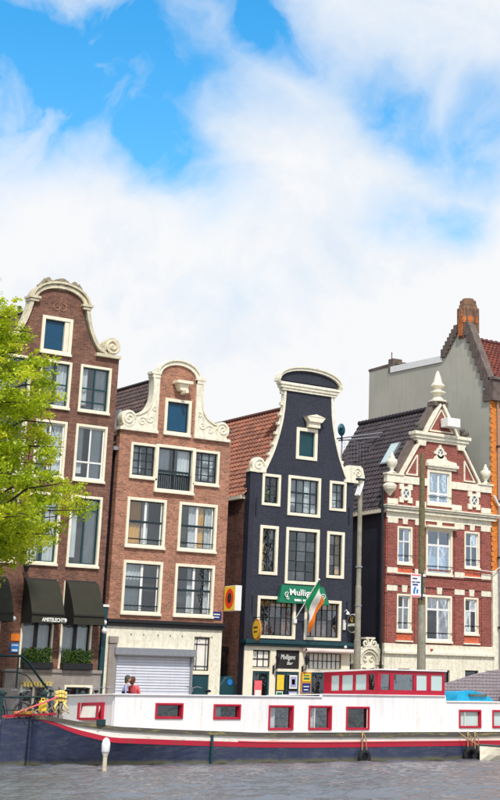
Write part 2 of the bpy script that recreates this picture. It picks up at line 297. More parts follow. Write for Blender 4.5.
# ------------------------------------------------------------------ mesh helpers
def circ(c, r, n=16, a0=0, a1=360):
    return [(c[0]+r*math.cos(R(a0+(a1-a0)*i/n)), c[1]+r*math.sin(R(a0+(a1-a0)*i/n))) for i in range(n + (0 if a1-a0 == 360 else 1))]
class MB:
    def __init__(s): s.v = []; s.f = []; s.attr = None
    def add(s, vs, fs):
        o = len(s.v); s.v += [tuple(v) for v in vs]; s.f += [tuple(i+o for i in f) for f in fs]; return s
    def box(s, x0, x1, y0, y1, z0, z1):
        return s.add([(x0,y0,z0),(x1,y0,z0),(x1,y1,z0),(x0,y1,z0),(x0,y0,z1),(x1,y0,z1),(x1,y1,z1),(x0,y1,z1)],
                     [(3,2,1,0),(4,5,6,7),(0,1,5,4),(1,2,6,5),(2,3,7,6),(3,0,4,7)])
    def xz(s, poly, y0, y1):               # prism of an x,z outline
        n = len(poly); return s.add([(x,y0,z) for x,z in poly]+[(x,y1,z) for x,z in poly],
            [tuple(range(n)), tuple(range(2*n-1, n-1, -1))]+[(i, i+n, (i+1)%n+n, (i+1)%n) for i in range(n)])
    def yz(s, poly, x0, x1):
        n = len(poly); return s.add([(x0,y,z) for y,z in poly]+[(x1,y,z) for y,z in poly],
            [tuple(range(n)), tuple(range(2*n-1, n-1, -1))]+[(i, i+n, (i+1)%n+n, (i+1)%n) for i in range(n)])
    def xy(s, poly, z0, z1):
        n = len(poly); return s.add([(x,y,z0) for x,y in poly]+[(x,y,z1) for x,y in poly],
            [tuple(range(n)), tuple(range(2*n-1, n-1, -1))]+[(i, i+n, (i+1)%n+n, (i+1)%n) for i in range(n)])
    def band(s, pts, w, y0, y1):           # ribbon moulding along an x,z line
        Lf, Rt = [], []
        for i, p in enumerate(pts):
            a = Vector(pts[max(0, i-1)]); b = Vector(pts[min(len(pts)-1, i+1)]); t = (b-a)
            t = t.normalized() if t.length > 1e-6 else Vector((1, 0)); nrm = Vector((-t.y, t.x))
            Lf.append(Vector(p)+nrm*w/2); Rt.append(Vector(p)-nrm*w/2)
        n = len(pts); vs = [(p.x,y0,p.y) for p in Lf]+[(p.x,y0,p.y) for p in Rt]+[(p.x,y1,p.y) for p in Lf]+[(p.x,y1,p.y) for p in Rt]
        fs = []
        for i in range(n-1):
            fs += [(i,i+1,n+i+1,n+i), (2*n+i,3*n+i,3*n+i+1,2*n+i+1), (i,2*n+i,2*n+i+1,i+1), (n+i,n+i+1,3*n+i+1,3*n+i)]
        fs += [(0,n,3*n,2*n), (n-1,3*n-1,4*n-1,2*n-1)]
        return s.add(vs, fs)
    def tube(s, pts, r, n=8, cap=True):
        pts = [Vector(p) for p in pts]; k = len(pts); rs = r if isinstance(r, (list, tuple)) else [r]*k
        vs = []; prev = None
        for i, p in enumerate(pts):
            t = (pts[min(k-1, i+1)]-pts[max(0, i-1)]).normalized()
            u = t.cross(Vector((0, 0, 1)) if abs(t.z) < .9 else Vector((1, 0, 0))).normalized()
            if prev is not None:
                u = (prev - t*prev.dot(t)).normalized()
            prev = u; w = t.cross(u)
            vs += [p + (u*math.cos(2*math.pi*j/n)+w*math.sin(2*math.pi*j/n))*rs[i] for j in range(n)]
        fs = [(i*n+j, i*n+(j+1)%n, (i+1)*n+(j+1)%n, (i+1)*n+j) for i in range(k-1) for j in range(n)]
        if cap: fs += [tuple(range(n-1, -1, -1)), tuple(range((k-1)*n, k*n))]
        return s.add(vs, fs)
    def lathe(s, c, prof, n=14):           # prof: (radius, z)
        vs = [(c[0]+r*math.cos(2*math.pi*j/n), c[1]+r*math.sin(2*math.pi*j/n), c[2]+z) for r, z in prof for j in range(n)]
        k = len(prof)
        fs = [(i*n+j, i*n+(j+1)%n, (i+1)*n+(j+1)%n, (i+1)*n+j) for i in range(k-1) for j in range(n)]+[tuple(range(n-1,-1,-1)), tuple(range((k-1)*n, k*n))]
        return s.add(vs, fs)
    def ball(s, c, r, sx=1, sy=1, sz=1, n=10, m=7):
        return s.add([(c[0]+sx*r*math.sin(math.pi*i/m)*math.cos(2*math.pi*j/n), c[1]+sy*r*math.sin(math.pi*i/m)*math.sin(2*math.pi*j/n), c[2]+sz*r*math.cos(math.pi*i/m)) for i in range(m+1) for j in range(n)],
            [(i*n+j, (i+1)*n+j, (i+1)*n+(j+1)%n, i*n+(j+1)%n) for i in range(m) for j in range(n)])
    def spiral(s, c, r0, y, turns=1.8, flip=1, start=90, rt=.05):
        pts = [(c[0]+flip*(r0*(1-i/40)**.8)*math.cos(R(start)+i/40*turns*2*math.pi), y, c[1]+(r0*(1-i/40)**.8)*math.sin(R(start)+i/40*turns*2*math.pi)) for i in range(39)]
        return s.tube(pts, rt, 6)
    def build(s, name, mat, parent=None, bevel=0, smooth=False, kind=None, label=None):
        org = Vector((0, 0, 0)); p = parent
        while p is not None: org += Vector(p.location); p = p.parent
        me = bpy.data.meshes.new(name)
        me.from_pydata([(a-org.x, b-org.y, c-org.z) for a, b, c in s.v], [], s.f); me.update()
        bm = bmesh.new(); bm.from_mesh(me); bmesh.ops.recalc_face_normals(bm, faces=bm.faces); bm.to_mesh(me); bm.free()
        if s.attr is not None:
            at = me.attributes.new('rnd', 'FLOAT', 'FACE'); at.data.foreach_set('value', s.attr)
        me.materials.append(M[mat] if isinstance(mat, str) else mat)
        if smooth: me.polygons.foreach_set('use_smooth', [True]*len(me.polygons))
        o = bpy.data.objects.new(name, me); COL.objects.link(o); o.parent = parent
        if bevel:
            b = o.modifiers.new('bevel', 'BEVEL'); b.width = bevel; b.segments = 2; b.limit_method = 'ANGLE'
        if kind: o['kind'] = kind
        if label: o['label'] = label
        return o
def proto(mb, name, mat, parent, **k):      # a piece modelled round its own origin
    o = mb.build(name, mat, None, **k); o.parent = parent; return o
def boxes(name, mat, parent, *bs, **k):
    for b in bs: MB().box(*b).build(name, mat, parent, **k)
def tag(o, label, cat, group=None):
    o['label'] = label; o['category'] = cat
    if group: o['group'] = group
    return o
def thing(name, loc, label, cat, group=None):
    o = bpy.data.objects.new(name, None); COL.objects.link(o); o.location = loc; o.empty_display_size = .3
    return tag(o, label, cat, group)
def solo(mb, name, mat, loc, label, cat, group=None, **k):     # a thing that is one mesh, its origin at its base
    o = mb.build(name, mat, None, **k); loc = Vector(loc)
    o.data.transform(Matrix.Translation(-loc)); o.location = loc
    return tag(o, label, cat, group)
def copy_tree(o, parent=None, depth=0):
    c = o.copy(); COL.objects.link(c)
    if parent is not None: c.parent = parent
    for ch in [x for x in o.children]: copy_tree(ch, c)
    return c
def spawn(mesh_obj, loc, parent=None):      # another piece that shares mesh data
    c = mesh_obj.copy(); COL.objects.link(c); c.location = loc
    if parent is not None: c.parent = parent
    return c
def text(s, size, loc, parent, mat, face='front', name='lettering', width=None, bold=0.0, italic=0.0):
    cu = bpy.data.curves.new(name, 'FONT'); cu.body = s; cu.size = size; cu.extrude = .006; cu.align_x = 'CENTER'; cu.align_y = 'CENTER'
    cu.offset = bold; cu.shear = italic
    t = bpy.data.objects.new(name, cu); COL.objects.link(t); bpy.context.view_layer.update()
    me = bpy.data.meshes.new_from_object(t.evaluated_get(bpy.context.evaluated_depsgraph_get())); me.materials.clear(); me.materials.append(M[mat])
    bpy.data.objects.remove(t); bpy.data.curves.remove(cu)
    if width:
        xs = [v.co.x for v in me.vertices]; k = width/(max(xs)-min(xs)); me.transform(Matrix.Diagonal((k, 1, 1, 1)))
    rot = Matrix.Rotation(R(90), 4, 'X') if face == 'front' else Matrix.Rotation(R(-90), 4, 'Z') @ Matrix.Rotation(R(90), 4, 'X')
    me.transform(rot)
    o = bpy.data.objects.new(name, me); COL.objects.link(o); o.parent = parent
    org = Vector((0, 0, 0)); p = parent
    while p is not None: org += Vector(p.location); p = p.parent
    o.location = Vector(loc)-org; return o
def facade(parent, outline, holes, mat, y=64.0, depth=.3, name='facade_wall'):
    """front wall with real openings: outline and holes are x,z lists"""
    loops = [[Vector((a, b, 0)) for a, b in outline]]+[([Vector((a, b, 0)) for a, b in h] if isinstance(h, list) else [Vector((h[0],h[2],0)),Vector((h[1],h[2],0)),Vector((h[1],h[3],0)),Vector((h[0],h[3],0))]) for h in holes]
    tris = tessellate_polygon(loops); flat = [p for l in loops for p in l]; mb = MB()
    n = len(flat)
    mb.v = [(p.x, y, p.y) for p in flat]+[(p.x, y+depth, p.y) for p in flat]
    mb.f = [tuple(t) for t in tris]+[(a+n, c+n, b+n) for a, b, c in tris]
    o = 0
    for l in loops:
        k = len(l); mb.f += [(o+i, o+(i+1)%k, o+(i+1)%k+n, o+i+n) for i in range(k)]; o += k
    return mb.build(name, mat, parent)
def tiles(parent, e0, e1, r0, mat, name='roof_tiles', course=.30, tw=.24, amp=.035, lift=.05):
    """pantile courses from the eave line e0-e1 up to the ridge (r0 above e0)"""
    e0, e1, r0 = Vector(e0), Vector(e1), Vector(r0); A = e1-e0; U = r0-e0
    nc = max(2, round(U.length/course)); ntl = max(2, round(A.length/tw)); seg = 6
    nrm = A.cross(U).normalized(); nrm = nrm if nrm.z > 0 else -nrm
    vs, fs, at = [], [], []
    s = np.arange(ntl*seg+1)/seg
    prof = amp*np.where((s % 1) < .34, 1.15*np.sin((s % 1)/.34*math.pi), -.35*np.sin(((s % 1)-.34)/.66*math.pi))
    for c in range(nc):
        b = len(vs); jz = RNG.normal(0, .006, len(s))
        for k, (u, h) in enumerate(((c/nc, lift), ((c+1.12)/nc, 0.0))):
            for i in range(len(s)):
                vs.append(tuple(e0 + A*(s[i]/ntl) + U*min(u, 1.0) + nrm*(prof[i]+h+(jz[i] if k == 0 else 0))))
        m = len(s); rr = RNG.random(ntl)*.75+.25*RNG.random()
        for i in range(m-1): fs.append((b+i, b+i+1, b+m+i+1, b+m+i)); at.append(float(rr[i//seg]))
        # butt edge of the course
        b2 = len(vs)
        for i in range(m): vs.append(tuple(Vector(vs[b+i])-nrm*.045))
        for i in range(m-1): fs.append((b+i, b2+i, b2+i+1, b+i+1)); at.append(float(rr[i//seg])*.5)
    mb = MB(); mb.v = vs; mb.f = fs; mb.attr = at
    return mb.build(name, mat, parent, kind='stuff')
def window(parent, x0, x1, z0, z1, fw=.13, cols=(.5,), rows=(.5,), frame='cream', sash='dark_frame', bar=.045, y=64.0,
           curtain=None, glass='glass', proud=.05, sill=True, room='inside', name='window', sw=.05, thick_rows=(), label=None, skew=None):
    """frame ring set in its opening > sash, glazing bars, panes, sill, curtain, room recess"""
    f = MB(); a, b = y-proud, y+.12
    f.box(x0, x0+fw, a, b, z0, z1).box(x1-fw, x1, a, b, z0, z1).box(x0+fw, x1-fw, a, b, z1-fw, z1).box(x0+fw, x1-fw, a, b, z0, z0+fw)
    w = f.build(name, frame, parent, bevel=.012, label=label)
    X0, X1, Z0, Z1 = x0+fw, x1-fw, z0+fw, z1-fw
    g = MB(); g0, g1 = y+.055, y+.115
    g.box(X0, X0+sw, g0, g1, Z0, Z1).box(X1-sw, X1, g0, g1, Z0, Z1).box(X0+sw, X1-sw, g0, g1, Z1-sw, Z1).box(X0+sw, X1-sw, g0, g1, Z0, Z0+sw)
    g.build('sash', sash, w)
    cx = [X0+sw]+[X0+(X1-X0)*c for c in cols]+[X1-sw]; cz = [Z0+sw]+[Z0+(Z1-Z0)*r for r in rows]+[Z1-sw]
    if len(cols) or len(rows):
        g = MB()
        for c in cx[1:-1]: g.box(c-bar/2, c+bar/2, g0+.006, g1-.006, Z0+sw, Z1-sw)
        for i, r in enumerate(cz[1:-1]):
            t = bar*(1.9 if i in thick_rows else 1)
            g.box(X0+sw, X1-sw, g0+.002, g1-.002, r-t/2, r+t/2)
        g.build('glazing_bars', sash, w)
    big = [(cx[i], cx[i+1], cz[j], cz[j+1]) for i in range(len(cx)-1) for j in range(len(cz)-1)]
    if min(cx[1]-cx[0], cz[1]-cz[0]) >= .42:
        for (p0, p1, q0, q1) in big:
            t = random.uniform(-.0012, .0012)
            MB().add([(p0, y+.09+t, q0), (p1, y+.09, q0), (p1, y+.09+t, q1), (p0, y+.09, q1)], [(0, 1, 2, 3)]).build('pane', glass, w)
    else:
        mb = MB()
        for (p0, p1, q0, q1) in big:
            t = random.uniform(-.0012, .0012)
            mb.add([(p0, y+.09+t, q0), (p1, y+.09, q0), (p1, y+.09+t, q1), (p0, y+.09, q1)], [(0, 1, 2, 3)])
        mb.build('pane', glass, w)
    if sill: MB().box(x0-.025, x1+.025, y-proud-.05, y-.002, z0-.05, z0+.05).build('sill', frame, w, bevel=.01)
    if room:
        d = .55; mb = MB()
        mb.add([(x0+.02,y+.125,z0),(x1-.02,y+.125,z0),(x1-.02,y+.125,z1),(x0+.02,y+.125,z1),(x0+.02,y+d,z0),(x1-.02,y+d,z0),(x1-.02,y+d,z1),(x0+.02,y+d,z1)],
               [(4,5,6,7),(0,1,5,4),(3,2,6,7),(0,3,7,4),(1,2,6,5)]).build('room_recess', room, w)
    if curtain:
        for c in curtain:                    # (from, to, bottom, top, material)
            a0, a1, b0, b1, cm = c; mb = MB(); n = max(6, int((a1-a0)*(X1-X0)/.05)); vs = []
            for i in range(n+1):
                xx = X0+(X1-X0)*(a0+(a1-a0)*i/n); yy = y+.2+.03*math.sin(i*1.9+random.random()*.5)
                vs += [(xx, yy, Z0+(Z1-Z0)*b0), (xx, yy, Z0+(Z1-Z0)*b1)]
            mb.add(vs, [(2*i, 2*i+2, 2*i+3, 2*i+1) for i in range(n)]).build('curtain', cm, w)
    return w
def arc(cx, cz, rx, rz, a0, a1, n=20): return [(cx+rx*math.cos(R(a0+(a1-a0)*i/n)), cz+rz*math.sin(R(a0+(a1-a0)*i/n))) for i in range(n+1)]
def spline(pts, n=6):
    P = [Vector(p) for p in pts]; P = [P[0]*2-P[1]]+P+[P[-1]*2-P[-2]]; out = []
    for i in range(1, len(P)-2):
        for k in range(n):
            t = k/n; a, b, c, d = P[i-1:i+3]
            out.append(tuple(.5*((2*b)+(c-a)*t+(2*a-5*b+4*c-d)*t*t+(3*b-a-3*c+d)*t**3)))
    out.append(tuple(P[-2])); return out
G = 1.3      # street level
F = 64.0     # building line
# ================================================================== SETTING
def structure(o): o['kind'] = 'structure'; return o
# water: fine waves where the camera looks, going flat to the horizon
def axis(dense0, dense1, step, far0, far1):
    a = list(np.arange(dense0, dense1, step)); lo = []; x = dense0; s = step
    while x > far0: s *= 1.35; x -= s; lo.append(max(x, far0))
    hi = []; x = a[-1]; s = step
    while x < far1: s *= 1.35; x += s; hi.append(min(x, far1))
    return np.array(lo[::-1]+a+hi)
xs = axis(10, 58, .13, -1500, 1500); ys = axis(14, 55.0, .13, -1500, 55.6)
XX, YY = np.meshgrid(xs, ys); ZZ = np.zeros_like(XX)
for i in range(60):
    lam = math.exp(RNG.uniform(math.log(.36), math.log(2.6))); th = RNG.normal(R(52), R(30)); k = 2*math.pi/lam
    ph = k*(XX*math.cos(th)+YY*math.sin(th))+RNG.uniform(0, 6.28)
    mod = .5+.5*np.sin(XX*RNG.uniform(-.5, .5)+YY*RNG.uniform(-.7, .7)+RNG.uniform(0, 6.28))
    ZZ += lam**.85*.0085*(np.sin(ph)+.3*np.sin(2*ph+.6))*mod
fade = np.clip((XX-8)/4, 0, 1)*np.clip((60-XX)/3, 0, 1)*np.clip((YY-12)/4, 0, 1)
ZZ *= fade
nx, ny = len(xs), len(ys); idx = np.arange(nx*ny).reshape(ny, nx)
q = np.stack([idx[:-1, :-1], idx[:-1, 1:], idx[1:, 1:], idx[1:, :-1]], -1).reshape(-1, 4)
me = bpy.data.meshes.new('water'); me.vertices.add(nx*ny); me.vertices.foreach_set('co', np.stack([XX, YY, ZZ], -1).ravel())
me.loops.add(q.size); me.loops.foreach_set('vertex_index', q.ravel()); me.polygons.add(len(q)); me.polygons.foreach_set('loop_start', np.arange(0, q.size, 4))
me.polygons.foreach_set('loop_total', np.full(len(q), 4)); me.polygons.foreach_set('use_smooth', np.ones(len(q), bool)); me.update(calc_edges=True)
me.materials.append(M['water']); wo = bpy.data.objects.new('water', me); COL.objects.link(wo); structure(wo)
structure(MB().add([(-1500, 55.45, G), (1500, 55.45, G), (1500, 3000, G), (-1500, 3000, G)], [(0, 1, 2, 3)]).build('ground', 'setts'))
structure(MB().box(-300, 300, 54.9, 55.45, -1.5, G-.02).build('quay_wall', 'quay'))
cop = structure(MB().box(-300, 20, 54.8, 55.45, G-.02, G+.1).box(60, 300, 54.8, 55.45, G-.02, G+.1).build('quay_kerb', 'grey_stone'))
st = MB().box(-.59, .59, -.33, .33, -.06, .07).build('stone', 'grey_stone', cop, bevel=.015); st.location = (20.6, 55.12, G+.04)
for i in range(1, 33): spawn(st, (20.6+i*1.2, 55.12, G+.04+random.uniform(-.006, .006)), cop)
structure(MB().box(-20, 58, 62.3, 63.95, G, G+.12).build('pavement', 'grey_stone'))

# ================================================================== HOUSE 1 (brown neck gable with awnings)
h1 = thing('canal_house', (32.4, F, G), 'tall brown brick house with crested bell gable and olive awnings, behind the tree', 'house', 'canal houses along the quay')
neck = [(34.35, 16.5), (34.05, 16.95), (33.78, 17.5), (33.6, 18.0), (33.55, 18.4)]
nr = spline(neck); nl = [(64.8-x, z) for x, z in nr]
outline = [(29.35, G), (35.45, G), (35.45, 16.42)]+nr+arc(32.4, 18.40, 1.2, .70, 0, 180)+nl[::-1]+[(29.35, 16.42)]
cols1 = [(29.88, 31.33), (31.75, 33.2), (33.62, 35.12)]
W1 = [(31.64, 33.09, 16.19, 17.79)]+[(a, b, 13.9, 15.92) for a, b in cols1]+[(a, b, 10.98, 13.36) for a, b in cols1]+[(a, b, 7.46, 10.37) for a, b in cols1]
G1 = [(31.85, 33.3, 3.44, 6.86), (33.62, 35.05, 3.44, 6.86), (29.6, 30.95, 2.6, 6.86)]
B1 = [(31.95, 33.2, G+.3, 2.82), (33.88, 35.15, G+.3, 2.78)]
facade(h1, outline, W1+G1, 'brick_brown')
boxes('side_wall', 'brick_dark', h1, (29.35, 29.6, F+.3, 76, G, 15.6), (35.2, 35.45, F+.3, 76, G, 15.6))
MB().box(29.6, 35.2, 75.75, 76, G, 15.6).build('back_wall', 'brick_dark', h1)
tiles(h1, (29.3, F+.3, 15.6), (29.3, 76, 15.6), (32.4, F+.3, 18.55), 'brown_tiles'); tiles(h1, (35.5, F+.3, 15.6), (35.5, 76, 15.6), (32.4, F+.3, 18.55), 'brown_tiles')
MB().tube([(32.4, F+.3, 18.62), (32.4, 76, 18.62)], .1).build('ridge', 'brown_tiles', h1)
MB().lathe((32.4, 67.9, 18.6), [(.06, 0), (.06, .3), (.1, .32), (.1, .4)]).build('vent_pipe', 'black', h1)
gt = MB(); y0, y1 = F-.12, F+.34
for sgn in (1, -1):
    mm = lambda pts: pts if sgn == 1 else [(64.8-x, z) for x, z in pts]
    gt.band(mm([(x+.08, z+.05) for x, z in spline([(34.75, 16.5), (34.3, 16.72), (34.0, 17.15), (33.78, 17.7), (33.62, 18.38)])]), .16, y0, y1)
    sx = 35.02 if sgn == 1 else 64.8-35.02
    gt.xz(circ((sx, 16.87), .38, 20), y0, y1); gt.spiral((sx, 16.87), .34, y0-.02, 1.7, -sgn, 200, .05)
    gt.box(min(sx-.75*sgn, sx+.45*sgn), max(sx-.75*sgn, sx+.45*sgn), y0-.04, y1, 16.36, 16.5)
    cx = 33.66 if sgn == 1 else 64.8-33.66
    gt.box(cx-.2, cx+.2, y0-.05, y1, 18.3, 18.4).box(cx-.26, cx+.26, y0-.1, y1, 18.42, 18.52)
gt.band(arc(32.4, 18.42, 1.22, .70, 0, 180), .16, y0, y1)
gt.band(arc(32.4, 18.46, 1.36, .82, 0, 180), .09, y0-.08, y1)
gt.build('gable_coping', 'old_stone', h1)
cr1 = MB(); yc = F+.05                      # carved crest: shell between two scrolls
for k in range(9):
    a = R(20+k*17.5); cr1.tube([(32.38+.1*math.cos(a), yc-.12, 19.12+.05*math.sin(a)), (32.38+.38*math.cos(a), yc-.12, 19.12+.36*math.sin(a))], [.05, .085], 7)
for sgn in (1, -1):
    cr1.spiral((32.38+sgn*.42, 19.2), .22, yc-.1, 1.4, sgn, 120, .07)
    cr1.tube([(32.38+sgn*.6, yc-.1, 19.25), (32.38+sgn*.8, yc-.1, 19.3), (32.38+sgn*.98, yc-.1, 19.08), (32.38+sgn*1.15, yc-.1, 18.98)], [.12, .1, .08, .03], 7)
    cr1.ball((32.38+sgn*.62, yc-.08, 19.36), .11)
cr1.box(31.6, 33.2, yc-.1, yc+.25, 18.98, 19.16)
cr1.build('carved_crest', 'crest_stone', h1)
rl = MB(); rl.spiral((32.28, 18.22), .2, F-.015, 1.2, 1, 90, .022).spiral((32.54, 18.22), .2, F-.015, 1.2, -1, 90, .022).tube([(32.4, F-.015, 17.95), (32.4, F-.015, 18.5)], .022)
rl.build('carved_ornament', 'brick_pink', h1)
w = window(h1, *W1[0], fw=.15, cols=(), rows=(), glass='teal_blue', room=None, frame='cream')
MB().box(32.72, 32.92, F-.02, F+.13, 16.36, 17.62).build('shutter', 'cream', w)
c1 = [[(0, .42, 0, 1, 'curtain'), (.62, 1, 0, 1, 'curtain')], [(0, .45, 0, 1, 'curtain')], [(0, .3, .1, 1, 'curtain'), (.55, 1, 0, 1, 'curtain')]]
for i, h in enumerate(W1[1:]):
    fl = i//3
    window(h1, *h, fw=.11, cols=(.5,), rows=((.5, .18) if fl == 0 else (.32,) if fl == 1 else (.0001,))[::-1] if fl < 2 else (.82,), bar=.07 if fl else .06,
           curtain=c1[(i*2+1) % 3], sash=('teal' if fl != 1 else 'white'), room='inside')
for i, h in enumerate(G1[:2]):
    window(h1, *h, fw=.09, cols=(.5,), rows=(), bar=.16, sash='black', curtain=[(0, 1, .0, 1, 'curtain')], room='inside')
dr = MB().box(29.6, 29.75, F-.05, F+.1, 2.6, 6.86).box(30.8, 30.95, F-.05, F+.1, 2.6, 6.86).box(29.75, 30.8, F-.05, F+.1, 6.7, 6.86).build('door_frame', 'cream', h1)
MB().box(29.75, 30.8, F+.1, F+.16, 2.6, 6.7).build('door', 'wood_sign', h1)
pl = MB().box(31.25, 35.5, F-.22, F-.003, G, 2.9).box(31.2, 35.5, F-.26, F-.003, 3.22, 3.34)
facade(h1, [(31.25, G), (35.5, G), (35.5, 3.22), (31.25, 3.22)], B1, 'grey_stone', y=F-.22, depth=.2, name='plinth')
MB().box(31.2, 35.52, F-.28, F-.003, 3.224, 3.36).build('plinth_ledge', 'grey_stone', h1, bevel=.02)
for i, h in enumerate(B1):
    window(h1, *h, fw=.09, cols=(.5,), rows=(), y=F-.2, sash='cream' if i == 0 else 'teal', bar=.1, room=None, glass='glass', sill=False, proud=.03)
    MB().box(h[0], h[1], F-.06, F-.01, h[2], h[3]).build('room_recess', 'room_dark', h1)
vl = MB()
for k in range(9):
    x = 31.98+k*.14; vl.xz([(x, 2.84), (x+.1, 2.84), (x+.1, 2.72), (x+.05, 2.67), (x, 2.72)], F-.42-.0, F-.40)
vl.box(31.95, 33.25, F-.43, F-.22, 2.84, 2.87)
vl.build('striped_valance', 'pale_yellow', h1)
def awning(x0, x1, lab, txt=None):
    a = thing('awning', ((x0+x1)/2, F, 5.1), lab, 'awning', 'awnings over the ground floor windows')
    prof = [(F-.06, 6.86), (F-.25, 6.78), (F-.45, 6.52), (F-.74, 6.02), (F-.98, 5.5), (F-1.02, 5.1)]
    mb = MB(); n = len(prof); vs = []
    for (yy, zz) in prof: vs += [(x0, yy, zz), (x1, yy, zz)]
    mb.add(vs, [(2*i, 2*i+1, 2*i+3, 2*i+2) for i in range(n-1)]).build('canvas_front', 'awning', a)
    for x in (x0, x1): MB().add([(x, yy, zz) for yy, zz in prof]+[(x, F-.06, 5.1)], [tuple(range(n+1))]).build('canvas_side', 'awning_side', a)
    MB().box(x0, x1, F-1.04, F-1.0, 5.42, 5.45).tube([(x0, F-.06, 6.84), (x1, F-.06, 6.84)], .05).build('awning_rail', 'black', a)
    MB().ball((x1+.06, F-.9, 5.22), .1).build('end_knob', 'white', a)
    if txt: text(txt, .2, ((x0+x1)/2+.2, F-1.035, 5.22), a, 'lettering', width=.98, bold=.008)
    return a
awning(31.80, 33.24, 'olive canvas awning with white lettering on its hem, middle of three', 'AMSTELECHT')
awning(33.66, 35.06, 'olive canvas awning next to the drainpipe and the pink brick house')
awning(29.35, 31.0, 'olive canvas awning over the cream framed door of the brown house')
def planter(x0, x1, lab):
    p = thing('window_box', ((x0+x1)/2, F-.2, 3.36), lab, 'window box', 'window boxes of the brown house')
    MB().box(x0, x1, F-.42, F-.1, 3.37, 3.62).build('box', 'black', p, bevel=.01)
    mb = MB(); vs, fs = [], []; at = []
    n = 2600; P = RNG.uniform((x0+.03, F-.46, 3.6), (x1-.03, F-.08, 4.22), (n, 3)); top = 4.14+.06*np.sin(P[:, 0]*9)
    P = P[P[:, 2] < top]
    for c in P:
        a = RNG.normal(size=3); a /= np.linalg.norm(a); b = np.cross(a, RNG.normal(size=3)); b /= np.linalg.norm(b); r = .035
        o = len(vs); vs += [tuple(c-a*r), tuple(c+b*r*.6), tuple(c+a*r), tuple(c-b*r*.6)]; fs.append((o, o+1, o+2, o+3))
    mb.v = vs; mb.f = fs; mb.build('hedge_leaves', 'hedge', p, kind='stuff')
planter(31.92, 33.2, 'clipped box hedge in a black planter under the lettered awning'); planter(33.66, 35.0, 'clipped box hedge in a black planter beside the drainpipe')
sg = solo(MB().box(31.44, 31.82, F-.05, F-.003, 4.42, 4.70), 'wall_sign', 'orange', (31.63, F, 4.42), 'small orange plate on the brown brick pier by the door', 'sign', bevel=.01)
sg = solo(MB().box(31.46, 31.82, F-.05, F-.003, 3.98, 4.34), 'wall_sign', 'blue_sign', (31.64, F, 3.98), 'small blue and white plate below the orange plate on the brick pier', 'sign', bevel=.01)
MB().box(31.5, 31.78, F-.056, F-.051, 4.24, 4.28).box(31.52, 31.76, F-.056, F-.051, 4.03, 4.1).build('printed_band', 'lettering', sg)
wl = thing('wall_lantern', (31.77, F, 7.2), 'little black lantern on the brown brick wall above the awnings', 'lantern')
MB().box(31.72, 31.82, F-.25, F-.003, 7.38, 7.42).build('bracket', 'black', wl); MB().lathe((31.77, F-.25, 7.1), [(.06, 0), (.11, .2), (.14, .22), (.02, .34)], 8).build('lamp_shade', 'black', wl)
dp = thing('drainpipe', (35.6, F, G), 'teal drainpipe in the dark slot between the brown and pink houses', 'pipe')
MB().box(35.5, 35.72, F-.06, F+.1, G, 5.9).build('pipe', 'teal', dp, bevel=.02); MB().box(35.46, 35.74, F-.1, F+.1, 5.9, 6.0).build('hopper', 'white', dp)
cm_ = thing('security_camera', (35.4, F-.2, 4.9), 'white camera on the corner pier beside the teal drainpipe', 'camera')
MB().tube([(35.55, F-.1, 5.05), (35.42, F-.35, 5.0)], .05).build('bracket', 'white', cm_); MB().ball((35.42, F-.4, 4.92), .12).build('camera_dome', 'white', cm_)
# stoop with its railing
stp = thing('stoop', (30.2, 63.2, G), 'grey stone stoop leading up to the door of the brown house', 'steps')
MB().box(28.9, 31.1, 62.4, F-.28, G, 2.6).build('landing', 'grey_stone', stp, bevel=.02)
for k in range(5): MB().box(31.1+k*.28, 31.38+k*.28, 62.4, F-.3, G, 2.6-.26*(k+1)+.04).build('step', 'grey_stone', stp, bevel=.015)
rg = thing('stair_railing', (31.5, 62.45, G), 'dark green iron railing swooping down beside the stoop', 'railing')
MB().tube([(29, 62.45, 3.78), (31.15, 62.45, 3.79)]+[(x, 62.45, z) for x, z in spline([(31.2, 3.79), (31.55, 3.55), (32.0, 3.05), (32.45, 2.6), (32.7, 2.5)])], .05, 8).build('handrail', 'cast', rg, smooth=True)
MB().tube([(29, 62.45, 3.2), (31.1, 62.45, 3.2)]+[(x, 62.45, z) for x, z in spline([(31.2, 3.15), (31.6, 3.0), (32.0, 2.5), (32.4, 1.9)])], .02, 6).build('lower_rail', 'cast', rg)
for x, zt in ((29.4, 3.78), (31.1, 3.79), (32.6, 2.52)): MB().tube([(x, 62.45, G if x > 31.2 else 2.6), (x, 62.45, zt)], .035).build('post', 'cast', rg)

# ================================================================== HOUSE 2 (pink neck gable)
h2 = thing('canal_house', (38.6, F, G), 'pink brick house with white scrolled neck gable and a roller shutter', 'house', 'canal houses along the quay')
mid2 = 38.49
holes2 = [(37.89, 39.26, 13.39, 14.98), (36.32, 37.64, 11.35, 12.86), (37.56, 39.55, 10.86, 12.9), (39.51, 40.87, 11.33, 12.87),
          (36.31, 38.26, 8.43, 10.51), (38.9, 40.88, 8.43, 10.51), (36.32, 38.25, 5.67, 7.87), (38.88, 40.89, 5.67, 7.87)]
out2 = [(35.75, 5.3), (41.45, 5.3), (41.45, 13.44), (39.5, 13.44), (39.46, 15.92)]+arc(mid2, 15.92, .96, .6, 0, 180)[1:-1]+[(37.52, 15.92), (37.5, 13.44), (35.75, 13.44)]
W2 = [holes2[0]]+[(36.32, 40.87, 11.36, 12.87)]+holes2[4:]
facade(h2, out2, [holes2[0], [(36.34, 11.38), (37.6, 11.38), (37.6, 10.88), (39.53, 10.88), (39.53, 11.38), (40.85, 11.38), (40.85, 12.86), (36.34, 12.86)]]+holes2[4:], 'brick_pink')
boxes('side_wall', 'black_paint', h2, (35.75, 36.0, F+.3, 76, G, 12.6), (41.2, 41.45, F+.3, 76, G, 12.6))
